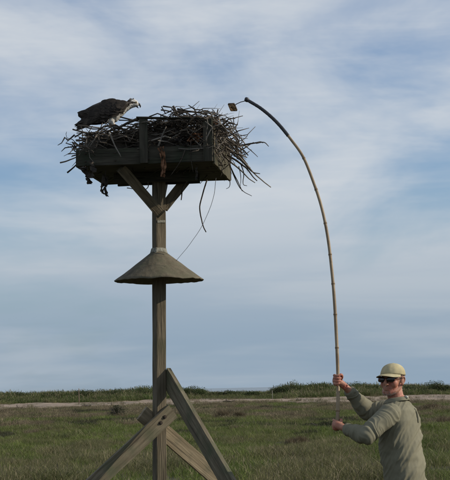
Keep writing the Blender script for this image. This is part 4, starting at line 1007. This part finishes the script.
# ------------------------------------------------------------------ the man
def man():
    K = F / MD
    def W(px, py, dy=0.0): return at(px, py, MD + dy)
    base = Vector((W(406, 480).x, MD + 0.03, 0.0))
    e = empty('person', base, 'man in khaki shirt, tan cap and sunglasses holding up the bamboo pole', 'person')
    T = Matrix.Translation(base)
    def Wl(px, py, dy=0.0): return W(px, py, dy) - base
    Fd = Vector((-.85, .53, 0)).normalized(); Ld = Vector((-.53, -.85, 0)).normalized()
    # ---- materials
    def skin_mat():
        m = mat('skin', (0.36, 0.165, 0.105), (0.45, 0.23, 0.155), 26, 0.55, 5, c3=(0.34, 0.105, 0.065), c3amt=0.45, c3scale=16, spec=0.35, bump=0.12, bscale=180, bdist=0.002)
        b = m.node_tree.nodes['Principled BSDF']; b.inputs['Subsurface Weight'].default_value = 0.12; b.inputs['Subsurface Radius'].default_value = (0.012, 0.005, 0.003)
        return m
    M['skin'] = skin_mat()
    M['shirt'] = mat('khaki_shirt', (0.185, 0.174, 0.118), (0.220, 0.206, 0.142), 5, 0.85, 5, c3=(0.165, 0.155, 0.105), c3amt=0.4, c3scale=14, bump=0.25, bscale=240, bdist=0.002, spec=0.2)
    M['trouser'] = mat('tan_trousers', (0.17, 0.14, 0.10), (0.21, 0.18, 0.13), 6, 0.85, 4)
    M['shoe'] = mat('brown_boot', (0.05, 0.035, 0.025), (0.09, 0.06, 0.04), 12, 0.6, 4)
    M['cap'] = mat('tan_cap', (0.41, 0.355, 0.20), (0.49, 0.43, 0.26), 18, 0.85, 5, c3=(0.33, 0.295, 0.185), c3amt=0.42, c3scale=12, bump=0.25, bscale=260, bdist=0.002, spec=0.2)
    M['brimund'] = mat('brim_edge', (0.10, 0.09, 0.055), (0.14, 0.12, 0.07), 18, 0.85, 3)
    M['lens'] = mat('dark_lens', (0.012, 0.012, 0.014), None, 5, 0.08, 1, spec=0.6)
    M['greyhair'] = mat('grey_hair', (0.44, 0.37, 0.31), (0.66, 0.59, 0.52), 120, 0.7, 3)
    M['tag'] = mat('pale_tab', (0.50, 0.49, 0.42), None, 5, 0.8, 1)
    # ---- joints
    sL, eL, wL = Wl(391, 412.5, -.16), Wl(366.5, 435.5, -.28), Wl(347.5, 429.5, -.10)
    sR, eR, wR = Wl(404, 409, .15), Wl(367.5, 411.5, .24), Wl(345, 386.5, .10)
    # pole axis at the hands
    def pole_pt(py): return Wl(float(np.interp(py, [376, 400, 428], [338, 338, 337.4])), py, float(np.interp(py, [376, 400, 428], [.0505, .026, .0])))
    gR, gL = pole_pt(380.0), pole_pt(425.0)
    ax = (pole_pt(376) - pole_pt(428)).normalized()
    hc = W(392.4, 380.0, 0.02) - base
    # ---- body
    bm = bmesh.new()
    up = Vector((0, 0, 1))
    G = Vector((-.59, -.81, 0.0)).normalized(); HL = Vector((-G.y, G.x, 0)).normalized(); HU = G.cross(-HL).normalized()
    if HU.z < 0: HU = -HU
    HU = (HU + HL * 0.04 ).normalized()
    HR = Matrix(((HL.x, G.x, HU.x), (HL.y, G.y, HU.y), (HL.z, G.z, HU.z)))
    HS = 1.06
    def H(x, y, z): return hc + HR @ Vector((x * HS * 1.02, y * HS, z * HS))
    def he(c, rr, rot=None): add_ell(bm, H(*c), (rr[0] * HS * 1.02, rr[1] * HS, rr[2] * HS), HR @ rot if rot is not None else HR, 24, 16)
    he((0, -.012, .038), (.074, .093, .080)); he((0, .010, .01), (.068, .078, .085)); he((0, .030, -.045), (.056, .056, .052)); he((0, .050, -.076), (.040, .036, .032))
    he((0, .066, -.092), (.022, .019, .018)); he((0, .078, .022), (.050, .016, .014))
    for s in (-1, 1):
        he((s * .034, .046, -.026), (.032, .034, .036)); add_tube(bm, smooth_path([H(s * .058, -.008, -.035), H(s * .054, .008, -.062), H(s * .038, .044, -.082), H(s * .016, .070, -.094)], 8), .019, 12); he((s * .026, .078, .024), (.020, .012, .008))
        # ear: rim and lobe
        he((s * .0765, -.010, -.006), (.0070, .017, .028), Matrix.Rotation(s * .30, 3, 'Z'))
        pts = [H(s * (.079 + .004), -.004, -.031), H(s * .085, -.017, -.020), H(s * .088, -.025, .001), H(s * .087, -.020, .018), H(s * .082, -.008, .022), H(s * .078, .002, .012)]
        add_tube(bm, smooth_path(pts, 14), .0052, 8); he((s * .080, -.004, -.033), (.006, .008, .009))
    # nose, lips
    add_tube(bm, [H(0, .084, .018), H(0, .096, -.004), H(0, .110, -.024), H(0, .106, -.034), H(0, .092, -.036)], [.008, .010, .0125, .0125, .010], 12)
    for s in (-1, 1): he((s * .012, .094, -.031), (.009, .012, .008))
    he((0, .086, -.055), (.024, .010, .0065)); he((0, .084, -.067), (.021, .010, .0075))
    # neck and trunk
    nb = Wl(397.5, 401, 0.03)
    add_tube(bm, [H(0, -.02, -.02), H(0, -.022, -.07), (H(0, -.03, -.11) + nb) / 2, nb + Vector((0.01, 0, 0)), nb - up * .06], [.063, .062, .063, .070, .09], 20)
    hipc = Wl(405.5, 496, 0.03)
    def ringtube(secs, n=28, pw=2.4):
        prev = None
        for (c, a, b) in secs:
            ring = []
            for k in range(n):
                t = 2 * math.pi * k / n; ct, st = math.cos(t), math.sin(t)
                ct = math.copysign(abs(ct) ** (2 / pw), ct); st = math.copysign(abs(st) ** (2 / pw), st)
                ring.append(bm.verts.new(c + Ld * (a * ct) + Fd * (b * st)))
            if prev:
                for k in range(n): bm.faces.new((prev[k], ring[k], ring[(k + 1) % n], prev[(k + 1) % n]))
            else: bm.faces.new(ring[::-1])
            prev = ring
        bm.faces.new(prev)
    ringtube([(nb - up * .02, .08, .06), (Wl(399.5, 410, .01), .16, .09), (Wl(400.5, 425, .01), .165, .105), (Wl(401.5, 445, .01), .16, .11), (Wl(403.5, 465, .02), .15, .105), (Wl(405, 485, .03), .165, .11), (hipc - up * .08, .165, .115)])
    for sh, el, wr in ((sL, eL, wL), (sR, eR, wR)):
        add_ell(bm, sh, (.05, .05, .05)); add_tube(bm, smooth_path([sh, (sh + el) / 2, el], 8), [.048, .047, .046, .045, .043, .041, .039, .037, .036], 14)
        add_tube(bm, smooth_path([el, el.lerp(wr, .35), wr], 8), [.038, .042, .042, .040, .037, .033, .030, .028, .0265], 14)
    # hands closed round the pole
    Rp = 0.0142
    def hand(g, wr, s):
        r_ = (wr - g); r_ = (r_ - ax * r_.dot(ax)).normalized(); t_ = ax.cross(r_).normalized()          # r_: toward wrist ; t_: 90 deg round the pole
        if t_.y < 0: t_ = -t_
        def C(ang, rad, h): a = math.radians(ang * s); return g + r_ * (math.cos(a) * rad) + t_ * (math.sin(a) * rad) + ax * h
        m3 = Matrix((r_, t_, ax)).transposed()
        a0 = math.radians(62 * s); pd = (r_ * math.cos(a0) + t_ * math.sin(a0)); td = ax.cross(pd)
        rot = Matrix((pd, td, ax)).transposed()
        add_ell(bm, C(58, Rp + .017, -.004), (.015, .037, .041), rot, 18, 12)
        add_tube(bm, smooth_path([wr, wr.lerp(C(35, .055, -.006), .6), C(45, .043, -.005), C(60, .036, -.004)], 8), [.0265, .027, .028, .029, .031, .032, .031, .028, .022], 14)
        for i, (h, ln, rad) in enumerate(((.0325, 235, .0098), (.011, 262, .0102), (-.0105, 250, .0098), (-.0315, 222, .0088))):
            angs = frange(95, 95 + ln - 50, 9); rr = [Rp + .019, Rp + .017, Rp + .014, Rp + .012, Rp + .011, Rp + .010, Rp + .0095, Rp + .0095, Rp + .009]
            pts = [C(a, rr[k], h + .004 * math.sin(k)) for k, a in enumerate(angs)]
            add_tube(bm, pts, [rad * 1.08, rad * 1.06, rad * 1.08, rad, rad * .98, rad * 1.0, rad * .95, rad * .88, rad * .62], 10)
            add_ell(bm, pts[0], (rad * 1.15,) * 3, None, 10, 8)
        pts = [C(30, Rp + .030, .000), C(0, Rp + .026, .020), C(-35, Rp + .016, .036), C(-75, Rp + .011, .040), C(-110, Rp + .0095, .038)]
        add_tube(bm, smooth_path(pts, 8), [.015, .015, .0145, .0135, .0125, .0120, .0115, .0105, .0065], 10)
    hand(gR, wR, 1); hand(gL, wL, -1)
    # legs and feet
    for s in (-1, 1):
        hp = hipc + Ld * (s * .085) - up * .03; ft = Vector((Ld.x * s * .13 + Fd.x * s * -.08, Ld.y * s * .13 + Fd.y * s * -.08, .085)); kn = hp.lerp(ft, .5) + Fd * .03
        add_tube(bm, smooth_path([hp, kn, ft], 12), [.088, .086, .080, .072, .066, .060, .056, .058, .056, .050, .044, .040, .040], 16)
        add_tube(bm, [ft - up * .04 - Fd * .05, ft - up * .045 + Fd * .05, ft - up * .055 + Fd * .15], [.038, .038, .028], 12)
    me = remeshed(bm, 'body', 0.0034, 5)
    obj('body', me, M['skin'], e, T)
    co = get_co(me); no = get_no(me)
    HRi = np.array(HR.inverted()); hl = (co - np.array(hc)) @ HRi.T / HS; hn = no @ HRi.T
    # ---- hair and beard: short strands rooted on the head
    def strands(name, sel, n, ln, wid, dirf, m, seed):
        q = random.Random(seed); idx = [i for i in range(len(hl)) if sel(*hl[i])]
        v = []; f = []
        for _ in range(n):
            i = q.choice(idx); p = hl[i]; nn = hn[i]; d = Vector(nn) * .5 + Vector(dirf(*p)) + Vector((q.gauss(0, .25), q.gauss(0, .25), q.gauss(0, .25))); d.normalize(); d *= ln * q.uniform(.5, 1.1)
            w = d.orthogonal().normalized(); w = (Quaternion(d.normalized(), q.uniform(0, 6.28)) @ w) * wid; p = Vector(p) - Vector(nn) * .0015
            b = len(v); v += [p - w, p + w, p + d * .6 + w * .7 - Vector((0, 0, .001)), p + d * .6 - w * .7, p + d]; f += [(b, b + 1, b + 2, b + 3), (b + 3, b + 2, b + 4)]
        v = [hc + HR @ (x * HS) for x in v]
        return obj(name, mesh_pd(name, v, f, False), m, e, T)
    def bsel(x, y, z):
        ch = -.120 < z < -.068 and y > .005 and abs(x) < .056
        mo = -.052 < z < -.040 and abs(x) < .030 and y > .07
        sd = -.075 < z < -.045 and .026 < abs(x) < .036 and y > .055
        lip = -.0755 < z < -.046 and abs(x) < .026 and y > .07 and not mo
        return (ch or mo or sd) and not lip
    strands('beard', bsel, 3600, .0050, .0008, lambda x, y, z: (0, .1, -.8), M['greyhair'], 1)
    def hsel(x, y, z):
        return z > -.070 and y < .028 and (abs(x) > .050 or y < -.05) and z < .05 and not (abs(x) > .0775) and not (z < -.03 and y > -.035) and (y < -.03 or (z > -.012 and y < .022 and abs(x) > .06 and (y > 0.004 or z > .022)) )
    strands('hair', hsel, 2600, .013, .0007, lambda x, y, z: (0, -.5, -1.0), M['greyhair'], 2)
    # ---- cap
    def cap():
        bm = bmesh.new(); n = 48; rows = 14; prev = None
        tilt = math.radians(4)
        def CP(x, y, z):
            y2 = y * math.cos(tilt) - z * math.sin(tilt); z2 = y * math.sin(tilt) + z * math.cos(tilt); return H(x * .985, y2 * .985 - .008, z2 * 1.02 + .036)
        for j in range(rows):
            t = j / rows; ph = t * math.pi / 2; ring = []
            for k in range(n):
                a = 2 * math.pi * k / n; seam = 1 - .028 * math.exp(-((((a * 6 / (2 * math.pi)) + .5) % 1 - .5) / .06) ** 2) * min(1, t * 4 + .2)
                c = math.cos(ph) ** 0.82; wr = 1 + .022 * noise.noise(Vector((math.cos(a) * 2.4, math.sin(a) * 2.4, t * 3.4))) * min(1, t * 5)
                ring.append(bm.verts.new(CP(.083 * c * math.cos(a) * seam * wr, .105 * c * math.sin(a) * seam * wr, 0.080 * math.sin(ph) * wr)))
            if prev:
                for k in range(n): bm.faces.new((prev[k], prev[(k + 1) % n], ring[(k + 1) % n], ring[k]))
            prev = ring
        top = bm.verts.new(CP(0, 0, .0805))
        for k in range(n): bm.faces.new((prev[k], prev[(k + 1) % n], top))
        co_ = obj('cap', mesh_of(bm, 'cap'), M['cap'], e, T); sm = co_.modifiers.new('t', 'SOLIDIFY'); sm.thickness = .003
        # brim
        bm = bmesh.new(); rows = []
        for i in range(25):
            u = -1 + 2 * i / 24; a = u * math.radians(72); col_ = []
            for j in range(8):
                t = j / 7; ext = .066 * (1 - abs(u) ** 2.6) ** .5 if abs(u) < 1 else 0
                x = .0835 * math.sin(a) * (1 + .04 * t); y = .105 * math.cos(a) + ext * t
                z = .002 - .026 * t * (ext / .066) * .75 - (x / .083) ** 2 * .014 * (0.3 + t)
                col_.append(bm.verts.new(CP(x, y, z)))
            rows.append(col_)
        for i in range(24):
            for j in range(7): bm.faces.new((rows[i][j], rows[i + 1][j], rows[i + 1][j + 1], rows[i][j + 1]))
        bo = obj('brim', mesh_of(bm, 'brim'), M['cap'], co_, T); sm = bo.modifiers.new('t', 'SOLIDIFY'); sm.thickness = .004; sm.offset = 0
        bmesh_edge = bmesh.new(); add_tube(bmesh_edge, [CP(*((.0835 * math.sin(u * 1.2566) * 1.04), .105 * math.cos(u * 1.2566) + .066 * max(0, 1 - abs(u) ** 2.6) ** .5, .002 - .0195 * max(0, 1 - abs(u) ** 2.6) ** .5 - math.sin(u * 1.2566) ** 2 * .0182)) for u in frange(-.97, .97, 30)], .0028, 6)
        obj('brim_edge', mesh_of(bmesh_edge, 'brim_edge'), M['brimund'], co_, T)
        for k6 in range(6):
            a = 2 * math.pi * k6 / 6; bm = bmesh.new()
            add_tube(bm, [CP(.0835 * .974 * math.cos(ph) ** .82 * math.cos(a), .1055 * .974 * math.cos(ph) ** .82 * math.sin(a), .0805 * math.sin(ph)) for ph in frange(0.0, 1.5, 16)], .0011, 6)
            obj('seam', mesh_of(bm, 'seam'), M['brimund'], co_, T)
        bm = bmesh.new(); add_ell(bm, CP(0, 0, .0815), (.008, .008, .005)); obj('button', mesh_of(bm, 'button'), M['cap'], co_, T)
    cap()
    # ---- sunglasses
    def glasses():
        bm = bmesh.new()
        for s in (-1, 1):
            rows = []
            for i in range(9):
                u = i / 8; x = s * lerp(.009, .066, u); yb = .098 - .20 * max(0, abs(x) - .01) ** 1.6 * 14 * .55
                hgt = .019 * (1 - (2 * u - 1) ** 4 * .45); col_ = []
                for j in range(6):
                    t = j / 5; z = .004 + (t - .5) * 2 * hgt - .004 * u * (0.0); col_.append(bm.verts.new(H(x, yb + .003 * math.sin(t * math.pi), z)))
                rows.append(col_)
            for i in range(8):
                for j in range(5): bm.faces.new((rows[i][j], rows[i + 1][j], rows[i + 1][j + 1], rows[i][j + 1]))
        lo = obj('sunglasses', mesh_of(bm, 'sunglasses'), M['lens'], e, T); sm = lo.modifiers.new('t', 'SOLIDIFY'); sm.thickness = .003
        bm = bmesh.new()
        add_tube(bm, [H(-.012, .099, .012), H(0, .103, .014), H(.012, .099, .012)], .0028, 8)
        for s in (-1, 1): add_tube(bm, smooth_path([H(s * .064, .078, .012), H(s * .076, .050, .012), H(s * .080, .010, .012), H(s * .081, -.018, .010), H(s * .080, -.030, -.006)], 12), .0026, 8)
        obj('temple_arm', mesh_of(bm, 'temple_arm'), M['lens'], lo, T)
    glasses()
    # ---- shirt
    bm = bmesh.new()
    ringtube([(nb + up * .012, .066, .066), (Wl(398.5, 404, .02), .115, .085), (Wl(399.5, 410, .01), .175, .112), (Wl(400.5, 420, .01), .196, .132), (Wl(400.5, 432, .01), .198, .142), (Wl(401, 445, .01), .196, .146), (Wl(402.5, 458, .01), .192, .146), (Wl(404.5, 472, .02), .192, .142),
              (Wl(405.5, 486, .03), .197, .143), (Wl(406, 500, .03), .203, .146), (Wl(406, 506, .03), .200, .144)], 32, 2.2)
    def sleeve(sh, el, wr, cuff):
        a = smooth_path([sh, (sh + el) / 2, el], 10); add_ell(bm, sh, (.072, .072, .070))
        add_tube(bm, a, [.082, .082, .081, .079, .076, .074, .073, .072, .070, .068, .066], 20)
        wend = el.lerp(wr, cuff); b = smooth_path([el, el.lerp(wend, .5), wend], 10); add_ell(bm, el, (.066, .066, .066))
        add_tube(bm, b, [.066, .068, .067, .065, .062, .059, .056, .053, .050, .047, .044], 20)
        return wend
    cL = sleeve(sL, eL, wL, 1.0); cR = sleeve(sR, eR, wR, .80)
    me = remeshed(bm, 'shirt', 0.0044, 9)
    co = get_co(me); no = get_no(me)
    arms = [(np.array(sL), np.array(eL), 0), (np.array(eL), np.array(cL), 1), (np.array(sR), np.array(eR), 0), (np.array(eR), np.array(cR), 1)]
    best = np.full(len(co), 1e9); tt = np.zeros(len(co)); ki = np.zeros(len(co), int)
    for j, (a, b, ty) in enumerate(arms):
        ab = b - a; t = np.clip(((co - a) @ ab) / (ab @ ab), 0, 1); d = np.linalg.norm(co - (a + t[:, None] * ab), axis=1)
        m_ = d < best; best[m_] = d[m_]; tt[m_] = t[m_]; ki[m_] = j
    onarm = np.clip((0.098 - best) / 0.02, 0, 1)
    nbx = np.array(nb); disp = np.zeros(len(co))
    Fa, La = np.array(Fd), np.array(Ld)
    for i in range(len(co)):
        c = co[i]; rel = c - nbx; f_ = rel @ Fa; l_ = rel @ La; z = rel[2]
        # trunk drapes: long folds falling from the shoulder blade and armpit towards the back of the waist
        u = f_ * 0.9 + l_ * 0.4 + z * 0.55; w = f_ * -0.4 + z * 0.85
        g = noise.noise(Vector((u * 11, w * 2.4, 1.1))); g2 = noise.noise(Vector((u * 30 + 3, w * 6, 4.1))); hgh = noise.noise(Vector((l_ * 5, f_ * 5, z * 26)))
        fold = (1 - abs(g) * 3.4); fold2 = (1 - abs(g2) * 3.2)
        dt = .0085 * max(-.6, fold) + .0045 * max(-.5, fold2) + .0030 * hgh * sstep(-.30, -.42, z)
        amp = .55 + .6 * sstep(-.10, -.30, z)
        # sleeve creases
        if onarm[i] > 0:
            a, b, ty = arms[ki[i]]; Ln = np.linalg.norm(b - a); t = tt[i]; s_ = t * Ln
            near = math.exp(-((1 - t) * Ln / .10) ** 2) if ty == 0 else math.exp(-(t * Ln / .12) ** 2)
            cuffw = math.exp(-((1 - t) * Ln / .10) ** 2) if ty == 1 else 0
            th = noise.noise(Vector((c[0] * 9, c[1] * 9, c[2] * 9 + ki[i])))
            da = (.0062 * near + .0046 * cuffw + .0026) * max(-.7, 1 - 2.5 * abs(noise.noise(Vector((s_ * 24 + th * 1.3, ki[i] * 3.1, th * 1.1))))) + .004 * th
            disp[i] = da * onarm[i] + dt * amp * (1 - onarm[i]) * .8
        else: disp[i] = dt * amp
    set_co(me, co + no * disp[:, None])
    so = obj('shirt', me, M['shirt'], e, T)
    sm = so.modifiers.new('s', 'SMOOTH'); sm.factor = .4; sm.iterations = 1
    # collar, cuffs, placket tab, back vent
    bm = bmesh.new(); n = 40; rows = []
    cn = nb + up * .018
    for k in range(n + 1):
        a = math.radians(20 + 320 * k / n)          # open at the throat
        d = Fd * math.cos(a) + Ld * math.sin(a)
        flare = .012 * math.cos(a / 2) ** 2
        cw = .5 + .5 * math.cos(a)
        c0 = cn + d * .070 - up * (.020 + .018 * cw); c1 = cn + d * .070 + up * (.020 - .022 * cw); c2 = cn + d * (.078 + flare) + up * (.016 - .024 * cw); c3 = cn + d * (.092 + flare * 1.6) - up * (.014 + .030 * cw)
        rows.append([bm.verts.new(x + noise.noise_vector(x * 30) * .003) for x in (c0, c1, c2, c3)])
    for k in range(n):
        for j in range(3): bm.faces.new((rows[k][j], rows[k + 1][j], rows[k + 1][j + 1], rows[k][j + 1]))
    co_ = obj('collar', mesh_of(bm, 'collar'), M['shirt'], so, T); sm = co_.modifiers.new('t', 'SOLIDIFY'); sm.thickness = .0035
    sb = co_.modifiers.new('sub', 'SUBSURF'); sb.levels = 1; sb.render_levels = 1
    for cend, el in ((cL, eL), (cR, eR)):
        d = (cend - el).normalized(); bm = bmesh.new()
        rg = add_tube(bm, [cend - d * .045, cend - d * .04, cend + d * .008, cend + d * .012, cend + d * .010, cend - d * .03], [.0475, .0500, .0465, .0440, .0400, .0400], 24, False)
        for v in bm.verts: v.co += noise.noise_vector(v.co * 28) * .004
        obj('cuff', mesh_of(bm, 'cuff'), M['shirt'], so, T)
    q = Wl(408, 394.5, .05)
    bm = bmesh.new(); bmesh.ops.create_cube(bm, size=1.0); bmesh.ops.scale(bm, vec=(.026, .010, .020), verts=bm.verts); bmesh.ops.bevel(bm, geom=bm.edges[:], offset=.003, segments=2, affect='EDGES')
    obj('collar_tab', mesh_of(bm, 'collar_tab'), M['tag'], so, T @ Matrix.Translation(cn + Ld * .02 - Fd * .088 + up * .012) @ Matrix.Rotation(.5, 4, 'Y'))
    # small vent flap on the back yoke, laid on the shirt's surface
    cw_ = get_co(me); pxy = []
    wv = cw_ + np.array(base) - np.array(CAM); dep = wv @ np.array(_f)
    pxs = 225 + F * (wv @ np.array(_r)) / dep; pys = 240 - F * (wv @ np.array(_u)) / dep; nn_ = get_no(me)
    def surf(px, py):
        d2 = (pxs - px) ** 2 + (pys - py) ** 2 + np.where((nn_ @ np.array(_f)) < 0.05, 0, 1e6); i = int(np.argmin(d2)); return Vector(cw_[i]) + Vector(nn_[i]) * .004
    vp = smooth_path([surf(414.5, 409), surf(416.5, 413.5), surf(417.5, 418), surf(417.8, 423)], 10)
    bm = bmesh.new(); add_tube(bm, vp, [.003, .006, .008, .009, .009, .0085, .008, .0075, .007, .005, .002], 8)
    obj('vent_flap', mesh_of(bm, 'vent_flap'), M['shirt'], so, T)
    # ---- trousers, boots
    bm = bmesh.new()
    ringtube([(hipc + up * .06, .172, .122), (hipc - up * .02, .178, .128), (hipc - up * .10, .172, .125)])
    feet = []
    for s in (-1, 1):
        hp = hipc + Ld * (s * .088) - up * .04; ft = Vector((Ld.x * s * .13 + Fd.x * s * -.08, Ld.y * s * .13 + Fd.y * s * -.08, .085)); kn = hp.lerp(ft, .5) + Fd * .03; feet.append(ft)
        add_tube(bm, smooth_path([hp, kn, ft - up * .03], 12), [.098, .098, .094, .088, .082, .078, .075, .074, .073, .071, .069, .068, .068], 18)
    me = remeshed(bm, 'trousers', 0.008, 4); c2 = get_co(me); n2_ = get_no(me)
    set_co(me, c2 + n2_ * np.array([.006 * noise.noise(Vector((x * 8, y_ * 8, z * 22))) for x, y_, z in c2])[:, None])
    obj('trousers', me, M['trouser'], e, T)
    for ft in feet:
        bm = bmesh.new()
        add_tube(bm, smooth_path([Vector((0, 0, .10)) - Fd * .01, Vector((0, 0, .02)) - Fd * .01, Vector((0, 0, -.035)) + Fd * .03, Vector((0, 0, -.045)) + Fd * .12, Vector((0, 0, -.055)) + Fd * .18], 12), [.052, .053, .054, .056, .056, .054, .051, .049, .048, .047, .044, .036, .020], 14)
        add_ell(bm, Vector((0, 0, -.05)) - Fd * .035, (.042, .042, .036))
        obj('boot', remeshed(bm, 'boot', .007, 3), M['shoe'], e, T @ Matrix.Translation(ft))
man()
